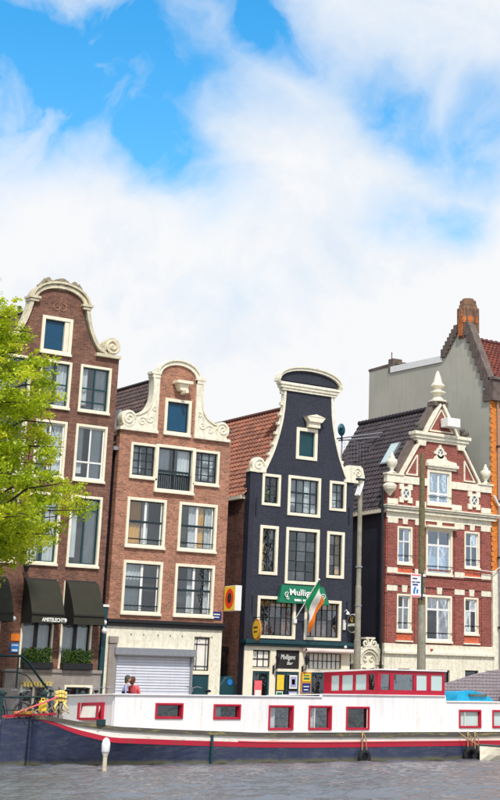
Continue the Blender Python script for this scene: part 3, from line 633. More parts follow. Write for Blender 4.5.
MB().box(36, 41.2, 75.75, 76, G, 12.6).build('back_wall', 'brick_dark', h2)
tiles(h2, (35.7, F+.3, 12.5), (35.7, 76, 12.5), (38.5, F+.3, 16.1), 'brown_tiles'); tiles(h2, (41.5, F+.3, 12.5), (41.5, 76, 12.5), (38.5, F+.3, 16.1), 'brown_tiles')
MB().tube([(38.5, F+.3, 16.16), (38.5, 76, 16.16)], .1).build('ridge', 'brown_tiles', h2)
MB().box(35.52, 35.8, F+.05, 70, 12.45, 12.6).build('gutter', 'grey_metal', h2)
MB().xz([(35.55, 13.5), (35.7, 13.42), (36.0, 14.25), (35.9, 14.3)], F+.4, F+1.2).build('lead_flashing', 'grey_metal', h2)
sh = MB(); y0, y1 = F-.09, F+.3
Lc = spline([(37.22, 15.95), (37.27, 15.25), (37.2, 14.7), (36.98, 14.3), (36.62, 14.08), (36.38, 14.02)])
for sgn in (1, -1):
    mm = (lambda p: p) if sgn == 1 else (lambda p: [(2*mid2-x, z) for x, z in p][::-1])
    poly = [(37.53, 15.95)]+Lc+[(36.1, 13.9), (35.85, 13.6), (35.8, 13.44), (37.53, 13.44)]
    sh.xz(mm(poly), y0, y1)
    c = mm([(36.08, 13.86)])[0]
    sh.xz(circ(c, .36, 20), y0-.02, y1-.01); sh.spiral(c, .3, y0-.03, 1.8, sgn, 0, .04)
    sh.band(mm([(x-.03, z+.02) for x, z in Lc]), .07, y0-.05, y1)
    for (a, b, r, s0) in ((36.75, 13.78, .2, 40), (37.15, 13.95, .2, 150), (37.33, 14.4, .12, 60)):
        p = mm([(a, b)])[0]; sh.spiral(p, r, y0-.01, 1.3, sgn, s0, .028)
    xx = mm([(35.66, 0), (37.56, 0)]); sh.box(min(p[0] for p in xx), max(p[0] for p in xx), y0-.06, y1, 13.34, 13.46)
    cx = mm([(37.33, 0)])[0][0]; sh.box(cx-.26, cx+.2 if sgn == 1 else cx+.26, y0-.06, y1, 15.95, 16.06); sh.box(cx-.2, cx+.2, y0-.03, y1, 15.8, 15.95)
sh.band(arc(mid2, 15.98, 1.0, .62, 0, 180), .18, y0, y1); sh.band(arc(mid2, 16.0, 1.1, .72, 0, 180), .07, y0-.07, y1)
sh.build('gable_ornament', 'cream_stone', h2)
hb = MB().box(38.2, 39.0, F-.5, F-.003, 15.64, 15.77).xz([(38.32, 15.64), (38.9, 15.64), (38.8, 15.34), (38.45, 15.34)], F-.35, F-.003).box(38.58, 38.72, F-.6, F-.1, 15.2, 15.36)
hb.build('hoist_beam', 'cream', h2, bevel=.015)
window(h2, *holes2[0], fw=.14, cols=(), rows=(), glass='teal_blue', room=None)
wt = window(h2, *holes2[1], fw=.11, cols=(.33, .67), rows=(.25, .5, .75), bar=.035, curtain=[(.1, .5, .1, .9, 'curtain')])
wt = window(h2, *holes2[3], fw=.11, cols=(.33, .67), rows=(.25, .5, .75), bar=.035, curtain=[(.3, .9, .1, .9, 'curtain')])
wt = window(h2, *holes2[2], fw=.125, cols=(.5,), rows=(.44,), bar=.05, thick_rows=(0,), proud=.1, curtain=[(0, .4, .4, 1, 'curtain'), (.65, 1, .4, 1, 'curtain')])
bl = MB()
for k in range(15): bl.tube([(37.78+k*.11, F-.02, 11.04), (37.78+k*.11, F-.02, 11.62)], .012, 5)
bl.box(37.7, 39.4, F-.04, F, 11.62, 11.66); bl.build('balustrade', 'dark_frame', h2)
cs = [[(0, .42, 0, 1, 'drape'), (.45, .62, 0, 1, 'curtain')], [(.3, .5, 0, 1, 'curtain'), (.5, .75, 0, 1, 'drape'), (.78, 1, 0, 1, 'curtain')],
      [(0, .5, 0, 1, 'curtain')], [(.36, .56, 0, 1, 'curtain'), (.85, 1, 0, 1, 'curtain')]]
for i, h in enumerate(holes2[4:]):
    w = window(h2, *h, fw=.125, cols=(), rows=((.52,) if i < 2 else (.5, .72)), bar=.05, thick_rows=(0,), curtain=cs[i], proud=.06, sw=.035)
    xm = (h[0]+h[1])/2; boxes('mullion', 'white', w, (xm-.055, xm+.055, F+.062, F+.108, h[2]+.16, h[3]-.16)); boxes('inner_stile', 'white', w, (h[1]-.215, h[1]-.165, F+.062, F+.108, h[2]+.16, h[3]-.16))
    MB().box(h[0]+.15, h[1]-.15, F-.03, F+.0, h[2]+.32, h[2]+.37).build('guard_rail', 'dark_frame', w)
MB().box(35.68, 41.5, F-.2, F+.1, 5.3, 5.44).box(35.72, 41.48, F-.12, F+.1, 5.16, 5.3).build('ledge', 'black', h2, bevel=.015)
facade(h2, [(35.72, G), (41.42, G), (41.42, 5.16), (35.72, 5.16)], [(36.28, 39.95, G+.02, 4.0), (40.02, 40.86, G+.02, 4.86)], 'cream_stone', y=F-.02, depth=.3, name='shopfront_wall')
MB().box(36.1, 40.05, F-.25, F-.022, 4.0, 4.3).build('shutter_box', 'grey_metal', h2, bevel=.02)
sl = MB(); z = G+.02
while z < 3.98:
    sl.add([(36.28, F+.085, z), (39.95, F+.085, z), (39.95, F+.06, z+.012), (36.28, F+.06, z+.012), (39.95, F+.08, z+.10), (36.28, F+.08, z+.10), (39.95, F+.095, z+.115), (36.28, F+.095, z+.115)], [(0, 1, 2, 3), (3, 2, 4, 5), (5, 4, 6, 7)]); z += .115
sl.build('shutter_slats', 'shutter', h2, kind='stuff')
boxes('shutter_guide', 'grey_metal', h2, (36.22, 36.3, F-.05, F+.05, G, 4.0), (39.93, 40.01, F-.05, F+.05, G, 4.0))
MB().box(35.85, 36.2, F-.14, F-.022, G, 4.45).box(35.83, 36.24, F-.18, F-.022, 4.46, 4.74).build('pilaster', 'grey_stone', h2, bevel=.015)
window(h2, 40.02, 40.86, 3.42, 4.86, fw=.03, cols=(.22, .8), rows=(.14, .8), sash='black', bar=.03, glass='lead_glass', frame='cream', sill=False, room=None, proud=.0, name='door_transom', y=F)
d = MB().box(40.02, 40.86, F+.04, F+.1, G+.02, 3.3).build('door', 'teal', h2); MB().box(40.02, 40.86, F-.02, F+.12, 3.3, 3.42).build('door_lintel', 'cream', h2)
MB().box(40.14, 40.74, F+.02, F+.04, 1.5, 2.2).box(40.14, 40.74, F+.02, F+.04, 2.3, 3.1).build('door_panel', 'teal', d)
MB().ball((40.78, F, 2.3), .04).build('handle', 'gold', d)
for x in (36.9, 37.5, 38.2, 38.8, 39.4, 40.3, 40.9): MB().ball((x, F-.04, 4.86), .035, n=6, m=4).build('iron_stud', 'grey_metal', h2)
plq = solo(MB().box(40.86, 41.34, F-.04, F-.003, 5.6, 5.93), 'street_plaque', 'dark_blue', (41.1, F, 5.6), 'small blue enamel plaque under the yellow sign on the pink house', 'sign')
MB().box(40.94, 41.26, F-.046, F-.041, 5.79, 5.84).box(40.94, 41.22, F-.046, F-.041, 5.68, 5.72).build('printed_line', 'lettering', plq)
sb = thing('hanging_sign', (41.55, 63.5, 5.95), 'square yellow sign box with red ring jutting from the pink house corner', 'sign')
MB().box(41.42, 41.75, 63.05, 63.92, 5.95, 7.02).build('sign_box', 'white', sb, bevel=.015)
MB().box(41.405, 41.418, 63.06, 63.91, 5.97, 7.0).build('sign_face', 'sign_yellow', sb)
def disc_x(x, cy, cz, ry, rz, t=.006, n=24, hole=0):
    mb = MB(); mb.yz([(cy+ry*math.cos(2*math.pi*i/n), cz+rz*math.sin(2*math.pi*i/n)) for i in range(n)], x-t, x); return mb
disc_x(41.402, 63.48, 6.48, .33, .42).build('red_ring', 'sign_red', sb); disc_x(41.394, 63.48, 6.5, .15, .22).build('dark_centre', 'room_dark', sb)
MB().tube([(41.6, 63.92, 6.9), (41.6, 64.0, 6.9)], .03).tube([(41.44, 63.92, 6.1), (41.44, 64.0, 6.1)], .03).build('bracket', 'black', sb)

# ================================================================== alley between house 2 and 3
ag = thing('alley_gate', (42.0, 65.2, G), 'black spiked iron gate across the alley beside the pub', 'gate')
for k in range(8):
    x = 41.5+k*.15; MB().tube([(x, 65.2, G), (x, 65.2, 4.05), (x, 65.2, 4.2)], [.018, .018, .003], 6).build('bar', 'black', ag)
MB().box(41.46, 42.62, 65.17, 65.23, 3.75, 3.8).box(41.46, 42.62, 65.17, 65.23, 1.5, 1.55).box(41.46, 42.62, 65.17, 65.23, 4.3, 4.55).build('gate_frame', 'black', ag)
bn = thing('wheelie_bin', (42.1, 64.7, G), 'dark teal covered bin with a round blue sticker in the alley', 'bin')
MB().xz([(41.62, G), (42.5, G), (42.55, 3.0), (42.35, 3.3), (41.95, 3.25), (41.58, 2.8)], 64.4, 65.0).build('cover', 'teal', bn, bevel=.08)
MB().xz(circ((42.2, 3.02), .13, 16), 64.37, 64.395).build('sticker', 'blue_sign', bn)

# ================================================================== HOUSE 3 (navy bell gable, the pub)
h3 = thing('canal_house', (45.6, F, G), 'navy painted house with segmental pediment gable and a pub at street level', 'house', 'canal houses along the quay')
m3 = 45.72
H3 = dict(aw=(45.06, 46.28, 12.98, 14.47), AL=(43.24, 44.26, 10.71, 12.15), AM=(44.68, 46.55, 10.37, 12.2), AR=(47.07, 48.05, 10.77, 12.16),
          BL=(43.22, 44.23, 7.64, 9.82), BM=(44.66, 46.55, 7.31, 9.83), BR=(46.99, 48.01, 7.68, 9.81), PL=(43.23, 45.33, 4.89, 6.72), PR=(45.82, 47.91, 4.89, 6.68))
rc = spline([(48.05, 12.25), (47.6, 13.2), (47.28, 14.2), (47.1, 15.1), (47.03, 16.15)])
lc = [(2*m3-x, z) for x, z in rc][::-1]
facade(h3, [(42.6, 4.82), (48.5, 4.82), (48.5, 12.25)]+rc+lc+[(42.6, 12.25)], list(H3.values()), 'navy')
boxes('side_wall', 'brick_dark', h3, (42.6, 42.85, F+.3, 76, G, 11.1), (48.25, 48.5, F+.3, 76, G, 11.1))
MB().box(42.85, 48.25, 75.75, 76, G, 11.1).build('back_wall', 'brick_dark', h3)
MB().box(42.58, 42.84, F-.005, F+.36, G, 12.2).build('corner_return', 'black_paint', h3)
boxes('gutter', 'cream', h3, (42.38, 42.6, F+.4, 76, 10.98, 11.15), (48.5, 48.7, F+.4, 76, 10.98, 11.15))
tiles(h3, (42.45, F+.25, 11.1), (42.45, 76, 11.1), (m3, F+.25, 15.62), 'red_tiles', amp=.05, lift=.07); tiles(h3, (48.65, F+.25, 11.1), (48.65, 76, 11.1), (m3, F+.25, 15.62), 'red_tiles', amp=.05, lift=.07)
MB().tube([(m3, F+.3, 15.7), (m3, 76, 15.7)], .11).build('ridge', 'red_tiles', h3)
gb = MB(); y0, y1 = F-.03, F+.22
for sgn in (1, -1):
    mm = (lambda p: p) if sgn == 1 else (lambda p: [(2*m3-x, z) for x, z in p])
    gb.band(mm([(x+.055, z) for x, z in rc]), .11, y0, y1)
    for k, (x, z) in enumerate(rc[2::3]):
        px = mm([(x+.17, z+.05)])[0]; gb.box(px[0]-.07, px[0]+.045, F+.02, y1-.03, px[1]-.07, px[1]+.06)
gb.xz(circ((42.98, 12.5), .36, 18), y0-.02, y1).box(42.5, 43.4, y0-.04, y1, 12.17, 12.3); gb.spiral((42.98, 12.5), .28, y0-.04, 1.5, 1, 0, .035)
gb.xz([(48.0, 12.28), (49.1, 12.28), (49.12, 12.5), (49.0, 12.9), (48.85, 13.0), (48.2, 12.98), (47.92, 12.75)], y0-.02, y1+.05).box(47.9, 49.05, y0-.05, y1, 12.16, 12.28)
gb.spiral((48.7, 12.65), .24, y0-.04, 1.5, -1, 0, .035)
gb.box(44.14, 47.31, F-.08, y1, 16.12, 16.24).box(44.04, 47.40, F-.13, y1, 16.24, 16.38).box(43.97, 47.48, F-.18, y1, 16.38, 16.48)
arc3 = arc(m3, 15.2, 2.4, 2.05, 42, 138, 24); arc3 = [(m3+1.82*math.cos(R(180*i/24)) , 16.5+.74*math.sin(R(180*i/24))**.8) for i in range(25)]
gb.band(arc3, .13, F-.15, y1); gb.band([(x, z+.09) for x, z in arc3], .06, F-.21, y1)
gb.build('gable_coping', 'cream_stone', h3)
MB().xz([(x, z-.03) for x, z in arc3[1:-1]], F-.02, F+.3).build('pediment_panel', 'navy', h3)
window(h3, *H3['aw'], sill=False, fw=.16, cols=(), rows=(), glass='teal', room=None, sash='teal')
MB().xz([(45.42, 14.98), (46.5, 14.98), (46.3, 14.75), (45.6, 14.75)], F-.34, F-.003).box(45.62, 46.28, F-.24, F-.003, 14.5, 14.75).xz([(45.38, 14.98), (46.54, 14.98), (45.96, 15.12)], F-.36, F-.003).build('hoist_hood', 'cream', h3, bevel=.015)
cA = [(0, 1, 0, 1, 'curtain')]
window(h3, *H3['AL'], sill=False, fw=.125, cols=(.5,), rows=(.33, .66), bar=.03, room='room_dark', curtain=[(.1, .5, .1, .5, 'hedge')])
window(h3, *H3['AM'], sill=False, fw=.135, cols=(.25, .5, .75), rows=(.3, .6), bar=.04, thick_rows=(1,), curtain=cA, room='inside')
window(h3, *H3['AR'], sill=False, fw=.125, cols=(.5,), rows=(.33, .66), bar=.03, curtain=[(.1, .9, 0, 1, 'curtain')])
window(h3, *H3['BL'], sill=False, fw=.14, cols=(.5,), rows=(.25, .5, .75), bar=.03, room='room_dark', curtain=[(0, .3, 0, 1, 'drape')])
window(h3, *H3['BM'], sill=False, fw=.14, cols=(.33, .66), rows=(.2, .4, .6, .8), bar=.035, room='room_dark')
window(h3, *H3['BR'], sill=False, fw=.14, cols=(.5,), rows=(.25, .5, .75), bar=.03, room='room_dark', curtain=[(.6, 1, 0, 1, 'drape')])
for k in ('PL', 'PR'):
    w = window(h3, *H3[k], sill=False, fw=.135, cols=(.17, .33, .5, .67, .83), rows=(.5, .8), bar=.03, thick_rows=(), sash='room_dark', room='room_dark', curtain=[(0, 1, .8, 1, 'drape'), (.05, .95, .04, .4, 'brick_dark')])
for x in (42.95, 48.25):
    for z in (10.2, 5.9): MB().box(x-.02, x+.02, F-.04, F-.003, z, z+.8).build('wall_anchor', 'black', h3)
MB().box(42.52, 48.6, F-.3, F+.1, 4.66, 4.82).box(42.56, 48.55, F-.2, F+.1, 4.56, 4.66).build('shop_cornice', 'teal', h3, bevel=.02)
TL, TM, TR = (43.04, 44.04, 3.62, 4.42), (44.32, 45.6, 3.62, 4.42), (45.92, 48.0, 3.62, 4.38)
dL, dM, dR = (43.1, 44.0, G+.15, 3.5), (44.32, 45.6, G+.05, 3.5), (46.3, 48.0, 1.9, 3.5)
facade(h3, [(42.62, G), (48.45, G), (48.45, 4.56), (42.62, 4.56)], [TL, TM, TR, dL, dM, dR], 'cream', y=F-.04, depth=.3, name='shopfront_wall')
window(h3, *TL, fw=.03, cols=(.33, .67), rows=(.5,), bar=.04, sash='room_dark', glass='lead_glass', room=None, sill=False, y=F-.02, proud=.04, name='shop_transom')
window(h3, *TR, fw=.03, cols=(.125, .25, .375, .5, .625, .75, .875), rows=(.5,), bar=.028, sw=.025, sash='room_dark', glass='lead_glass', room=None, sill=False, y=F-.02, proud=.04, name='shop_transom')
ps = MB().box(44.32, 45.6, F-.0, F+.05, 3.62, 4.42).build('sign_board', 'room_dark', h3)
text('Mulligans', .3, (44.98, F-.01, 4.12), ps, 'lettering', width=.8, italic=.3); text('Bar', .2, (45.08, F-.01, 3.86), ps, 'lettering', width=.34, italic=.3)
for nme, d in (('door', dL), ('door', dM), ('shop_window', dR)):
    dd = MB().box(d[0], d[0]+.09, F-.01, F+.08, d[2], d[3]).box(d[1]-.09, d[1], F-.01, F+.08, d[2], d[3]).box(d[0]+.09, d[1]-.09, F-.01, F+.08, d[3]-.1, d[3]).box(d[0]+.09, d[1]-.09, F-.01, F+.08, d[2], d[2]+.35).build(nme, 'teal', h3)
    MB().add([(d[0]+.09, F+.05, d[2]+.35), (d[1]-.09, F+.05, d[2]+.35), (d[1]-.09, F+.05, d[3]-.1), (d[0]+.09, F+.05, d[3]-.1)], [(0, 1, 2, 3)]).build('pane', 'glass', dd)
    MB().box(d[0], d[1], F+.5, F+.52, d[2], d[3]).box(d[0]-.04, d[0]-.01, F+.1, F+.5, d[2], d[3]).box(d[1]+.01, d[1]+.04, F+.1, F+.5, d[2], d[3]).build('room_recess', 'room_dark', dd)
    MB().box(d[0]+(d[1]-d[0])*.49, d[0]+(d[1]-d[0])*.52, F, F+.07, d[2]+.35, d[3]-.1).build('glazing_bar', 'teal', dd)
def poster(x0, x1, z0, z1, mat, lab, bands=(), y=F-.06):
    p = solo(MB().box(x0, x1, y, y+.012, z0, z1), 'poster', mat, ((x0+x1)/2, y, z0), lab, 'poster', 'posters on the pub front')
    for (a, b, c, d, m) in bands: MB().box(x0+(x1-x0)*a, x0+(x1-x0)*b, y-.008, y-.002, z0+(z1-z0)*c, z0+(z1-z0)*d).build('printed_block', m, p)
poster(44.4, 44.78, 2.72, 3.36, 'yellow', 'bright yellow poster on the middle door of the pub')
poster(44.38, 44.74, 2.2, 2.66, 'flag_white', 'white notice below the yellow poster', [(.1, .9, .6, .9, 'green_sign'), (.2, .7, .1, .4, 'grey_metal')])
poster(45.08, 45.5, 2.78, 3.36, 'flag_white', 'white and pink poster to one side of the yellow poster', [(.12, .88, .12, .88, 'lavender'), (.3, .7, .3, .7, 'coral')])
poster(45.06, 45.52, 2.2, 2.66, 'lavender', 'pale blue poster under the white and pink one', [(.1, .9, .55, .85, 'white')])
poster(43.2, 43.6, 2.3, 3.1, 'coral', 'faded pink poster inside the glass of the narrow pub door', [(.1, .9, .1, .5, 'flag_white')])
mbd = solo(MB().box(45.68, 46.24, F-.13, F-.05, 2.55, 3.5), 'menu_board', 'wood_sign', (45.96, F, 2.55), 'framed menu board with yellow top and blue chalk panel by the pub window', 'sign', bevel=.01)
MB().box(45.74, 46.18, F-.14, F-.131, 3.1, 3.42).build('printed_panel', 'yellow', mbd); MB().box(45.74, 46.18, F-.14, F-.131, 2.6, 3.02).build('chalk_panel', 'dark_blue', mbd)
MB().box(45.8, 46.12, F-.146, F-.141, 3.18, 3.26).box(45.8, 46.1, F-.146, F-.141, 3.32, 3.37).build('printed_band', 'green_sign', mbd); MB().box(45.8, 46.1, F-.146, F-.141, 2.86, 2.9).box(45.82, 46.06, F-.146, F-.141, 2.72, 2.76).build('chalk_line', 'lettering', mbd)
ra = thing('retracted_awning', (47.3, F-.3, 4.42), 'rolled pale pink awning above the small panes of the pub', 'awning')
MB().box(45.72, 48.5, F-.42, F-.05, 4.4, 4.53).tube([(45.72, F-.4, 4.42), (48.5, F-.4, 4.42)], .09, 12).build('awning_roll', 'pink_awning', ra, smooth=False)
MB().ball((48.56, F-.4, 4.62), .1).ball((47.9, F-.42, 4.62), .07).build('end_cap', 'white', ra)
def lantern(x, lab):
    t = thing('wall_lantern', (x, F-.05, 3.4), lab, 'lantern', 'carriage lanterns on the pub front')
    MB().tube([(x, F-.05, 3.55), (x, F-.3, 3.6), (x, F-.38, 3.8)], .02, 6).box(x-.04, x+.04, F-.08, F-.045, 3.4, 3.75).build('bracket', 'black', t)
    MB().lathe((x, F-.38, 3.8), [(.06, 0), (.11, .28), (.13, .3), (.04, .42), (.02, .5)], 6).build('lamp_shade', 'black', t)
    MB().lathe((x, F-.38, 3.815), [(.05, 0), (.10, .25)], 6).build('lamp_glass', 'glass_frost', t)
lantern(44.18, 'black carriage lantern between the pub windows by the black name board'); lantern(45.76, 'black carriage lantern beside the rolled awning')
ms = thing('pub_sign', (45.6, F-.1, 6.45), 'green sign board with white lettering above the pub windows', 'sign')
MB().add([(44.2, F-.05, 6.45), (47.02, F-.05, 6.45), (46.8, F-.05, 7.25), (44.45, F-.05, 7.25), (44.2, F-.32, 6.45), (47.02, F-.32, 6.45), (46.8, F-.12, 7.25), (44.45, F-.12, 7.25)],
         [(4, 5, 6, 7), (0, 4, 7, 3), (1, 2, 6, 5), (3, 7, 6, 2), (0, 1, 5, 4), (0, 3, 2, 1)]).build('board', 'green_sign', ms)
o = text('Mulligans', .42, (45.66, F-.25, 6.92), ms, 'lettering', width=1.7, bold=.004); o.rotation_euler = (R(-14), 0, 0)
o = text('IRISH  MUSIC', .13, (45.5, F-.32, 6.58), ms, 'lettering', width=.95, bold=.008); o.rotation_euler = (R(-14), 0, 0)
for sx, fl in ((44.6, 1), (46.66, -1)):
    o = MB().spiral((sx, 6.8), .13, F-.31, 1.3, fl, 30, .018).spiral((sx+.05*fl, 6.68), .09, F-.33, 1.2, -fl, 200, .016).build('clover_scroll', 'lettering', ms)
fg = thing('flag', (45.3, F, 5.7), 'green white and orange tricolour hanging from a slanting pole on the pub', 'flag')
fp0, fp1 = Vector((45.25, F-.05, 5.72)), Vector((45.62, F-1.35, 7.45))
MB().tube([fp0, fp1], .025, 8).ball(fp1, .05).build('flagpole', 'lettering', fg); MB().box(45.18, 45.34, F-.12, F-.003, 5.6, 5.8).build('bracket', 'white', fg)
pd = (fp1-fp0).normalized(); nA, nB = 24, 24; top, low = fp1-pd*.05, fp1-pd*1.15
for bi, (bn_, mt) in enumerate((('green_band', 'flag_green'), ('white_band', 'flag_white'), ('orange_band', 'flag_orange'))):
    vs = []; m_ = 9
    for i in range(m_):
        u = (bi+i/(m_-1))/3
        for j in range(nB+1):
            v = j/nB; p = top.lerp(low, v)
            q_ = p + Vector((.26*u, -.05*u, -(.95+.5*v)*u)) + Vector((.05*math.sin(u*9+v*4), .08*math.sin(v*9+u*5)*u, 0))
            if u > .6: q_.x += -.10*(u-.6)
            vs.append(q_)
    mb = MB().add(vs, [(i*(nB+1)+j, (i+1)*(nB+1)+j, (i+1)*(nB+1)+j+1, i*(nB+1)+j+1) for i in range(m_-1) for j in range(nB)])
    mb.build(bn_, mt, fg, smooth=True)
rs = thing('hanging_sign', (43.1, F-.6, 4.75), 'oval varnished wood sign jutting from the pub wall beside the alley', 'sign')
disc_x(43.08, 63.66, 5.22, .3, .46, .1).build('sign_disc', 'wood_sign', rs); disc_x(42.975, 63.66, 5.22, .24, .38, .01).build('inner_panel', 'sign_yellow', rs)
MB().box(42.955, 42.963, 63.5, 63.82, 5.3, 5.36).box(42.955, 42.963, 63.53, 63.79, 5.12, 5.17).build('printed_line', 'hair', rs)
MB().tube([(43.03, 64, 5.75), (43.03, 63.4, 5.75)], .02, 6).build('bracket', 'black', rs)
rb = thing('hanging_sign', (48.5, F-.6, 5.3), 'round black sign with white rim and gold harp on the pub corner', 'sign')
disc_x(48.3, 63.5, 5.68, .42, .42, .1).build('sign_drum', 'white', rb); disc_x(48.195, 63.5, 5.68, .38, .385, .01).build('sign_face', 'black', rb)
text('GUINNESS', .16, (48.178, 63.5, 5.6), rb, 'lettering', face='left', width=.62, bold=.006)
MB().tube([(48.175, 63.45, 5.74), (48.175, 63.43, 5.95), (48.175, 63.55, 5.98), (48.175, 63.59, 5.85), (48.175, 63.47, 5.72)], .018, 6).build('harp', 'gold', rb)
MB().tube([(48.24, 64, 5.68), (48.24, 63.9, 5.68)], .03).box(48.02, 48.16, 63.93, 63.998, 5.4, 5.85).build('bracket', 'white', rb)
gl = thing('swan_neck_lamp', (48.2, F, 5.9), 'small white swan neck lamp above the round black sign', 'lamp')
MB().tube([(48.1, F, 6.2), (48.1, F-.15, 6.3), (48.1, F-.25, 6.2)], .02).build('arm', 'white', gl); MB().lathe((48.1, F-.28, 6.08), [(.1, 0), (.03, .13)], 10).build('lamp_shade', 'white', gl)

# roof terrace things behind house 3
rt = thing('roof_railing', (51, 68, 13.7), 'grey rail and wire netting round a roof terrace behind the navy gable', 'railing')
MB().tube([(50.72, 68, 13.7), (50.72, 68, 15.1)], .035, 6).tube([(53.6, 68, 13.7), (53.6, 68, 15.9)], .035, 6).build('post', 'grey_metal', rt)
MB().tube([(50.3, 68, 14.96), (54, 68, 15.75)], .04, 6).tube([(50.3, 68, 14.86), (54, 68, 15.5)], .04, 6).tube([(50.3, 68, 15.0), (54, 68, 14.85)], .012, 5).build('rail', 'grey_metal', rt)
nw = MB()
for k in range(14): nw.tube([(50.72+k*.2, 68, 13.7), (50.72+k*.2, 68, 14.9)], .006, 4)
for k in range(6): nw.tube([(50.72, 68, 13.8+k*.2), (53.5, 68, 13.8+k*.2)], .006, 4)
nw.build('wire_netting', 'grey_metal', rt, kind='stuff')
structure(MB().box(49.2, 50.4, 66, 75, G, 13.6).build('rear_wall', 'brick_dark')) if False else None
sdh = thing('satellite_dish', (50.5, 67.8, 14.9), 'teal dish mounted on the terrace post behind the navy gable', 'dish')
MB().add([(50.45+.24*r*math.cos(a), 67.7-.12*(1-r*r), 15.4+.32*r*math.sin(a)) for r in (0.02, .5, 1) for a in [2*math.pi*i/18 for i in range(18)]],
         [(i*18+j, i*18+(j+1) % 18, (i+1)*18+(j+1) % 18, (i+1)*18+j) for i in range(2) for j in range(18)]).build('dish', 'dish_teal', sdh)
MB().tube([(50.45, 67.7, 15.4), (50.72, 68, 14.9)], .04).ball((50.3, 67.5, 15.45), .09).build('mount_arm', 'teal', sdh)

# ================================================================== portal between house 3 and 4
pt = thing('stone_gateway', (49.9, F+.3, G), 'ornate cream baroque gateway filling the gap beside the round black sign', 'gateway')
for x in (49.05, 50.3):
    MB().box(x-.12, x+.12, F+.1, F+.5, G, 3.9).box(x-.18, x+.18, F+.04, F+.5, 3.9, 4.02).box(x-.15, x+.15, F+.06, F+.5, 4.02, 4.4).build('pilaster', 'cream_stone', pt, bevel=.02)
    MB().lathe((x, F+.25, 4.4), [(.16, 0), (.16, .06), (.08, .1), (.14, .22), (.12, .32), (.03, .45)], 10).build('urn', 'cream_stone', pt, smooth=True)
ar = MB(); ar.band(arc(49.68, 4.05, .62, .62, 0, 180), .14, F+.02, F+.5); ar.band(arc(49.68, 4.05, .46, .46, 0, 180), .05, F+.06, F+.5)
ar.build('arch', 'cream_stone', pt)
MB().xz([(49.1, 3.3), (50.25, 3.3), (50.25, 4.05)]+arc(49.68, 4.05, .56, .56, 0, 180)+[(49.1, 4.05)], F+.2, F+.45).build('tympanum', 'cream_stone', pt)
for sgn in (1, -1):
    MB().spiral((49.68+sgn*.25, 4.86), .2, F+.05, 1.4, sgn, 100, .05).build('scroll', 'cream_stone', pt); MB().spiral((49.68+sgn*.5, 4.5), .13, F+.05, 1.3, -sgn, 40, .04).build('scroll', 'cream_stone', pt)
    MB().spiral((49.68+sgn*.2, 4.15), .16, F+.16, 1.2, sgn, 0, .035).build('scroll', 'cream_stone', pt); MB().tube([(49.68+sgn*.1, F+.16, 3.75), (49.68+sgn*.35, F+.16, 3.8), (49.68+sgn*.42, F+.16, 3.6)], .035, 6).build('garland', 'cream_stone', pt)
MB().ball((49.68, F+.1, 4.75), .14, 1, .8, 1.1).build('carved_head', 'cream_stone', pt); MB().box(49.4, 49.96, F+.0, F+.4, 5.05, 5.13).build('cap_slab', 'cream_stone', pt)
MB().box(49.2, 50.16, F+.35, F+.42, G, 3.3).build('door', 'teal', pt)

# ================================================================== HOUSE 4 (crimson brick with stone bands)
h4 = thing('canal_house', (53.9, F, G), 'crimson brick house with cream stone bands, triangular gable and tall finial', 'house', 'canal houses along the quay')
H4 = dict(att=(53.06, 54.63, 11.53, 13.27), CL=(51.19, 52.13, 8.56, 10.35), CM=(53.0, 54.7, 8.16, 10.39), CR=(55.49, 56.5, 8.6, 10.4),
          DL=(51.2, 52.12, 5.43, 7.18), DM=(52.98, 54.67, 5.02, 7.21), DR=(55.45, 56.4, 5.43, 7.2))
m4 = 53.88
out4 = [(50.52, 4.9), (57.3, 4.9), (57.3, 12.76), (56.5, 12.76), (55.5, 14.3), (55.5, 15.05), (55.2, 15.05), (54.12, 16.5), (53.74, 16.5), (52.95, 15.05), (52.4, 15.05), (52.4, 14.3), (51.35, 12.76), (50.52, 12.76)]
facade(h4, out4, list(H4.values()), 'brick_crimson')
facade(h4, [(50.48, G), (57.34, G), (57.34, 4.9), (50.48, 4.9)], [(51.22, 52.15, 2.2, 3.86), (53.07, 54.64, 1.5, 3.84), (55.42, 56.5, 2.2, 3.86)], 'cream_stone', y=F-.03, depth=.3, name='ground_floor_wall')
MB().box(50.44, 57.4, F-.16, F+.1, 4.42, 4.55).build('string_course', 'cream_stone', h4, bevel=.015)
for h in ((51.22, 52.15, 2.2, 3.86), (53.07, 54.64, 1.5, 3.84), (55.42, 56.5, 2.2, 3.86)):
    window(h4, *h, fw=.1, cols=(.5,) if h[1]-h[0] > 1.2 else (), rows=(.72,), room='room_dark', y=F+.02, sill=False, frame='cream_stone', sash='black')
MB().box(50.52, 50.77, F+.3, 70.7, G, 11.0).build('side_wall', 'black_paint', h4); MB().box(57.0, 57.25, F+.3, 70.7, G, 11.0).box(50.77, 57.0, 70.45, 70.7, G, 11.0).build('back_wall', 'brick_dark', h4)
MB().yz([(F+.05, 10.95), (70.8, 10.95), (70.8, 11.12), (F+.05, 11.12)], 50.3, 50.52).build('gutter', 'cream', h4)
tiles(h4, (50.35, F+.2, 11.05), (50.35, 70.7, 11.05), (m4, F+.2, 16.4), 'black_tiles', course=.3, tw=.25, amp=.035, lift=.05)
tiles(h4, (57.4, F+.2, 11.05), (57.4, 70.7, 11.05), (m4, F+.2, 16.4), 'black_tiles', course=.3, tw=.25, amp=.035, lift=.05)
rd = MB(); 
for k in range(22): rd.tube([(m4, F+.3+k*.29, 16.44), (m4, F+.3+k*.29+.32, 16.5)], [.1, .13], 8)
rd.build('ridge_tiles', 'black_tiles', h4, kind='stuff')
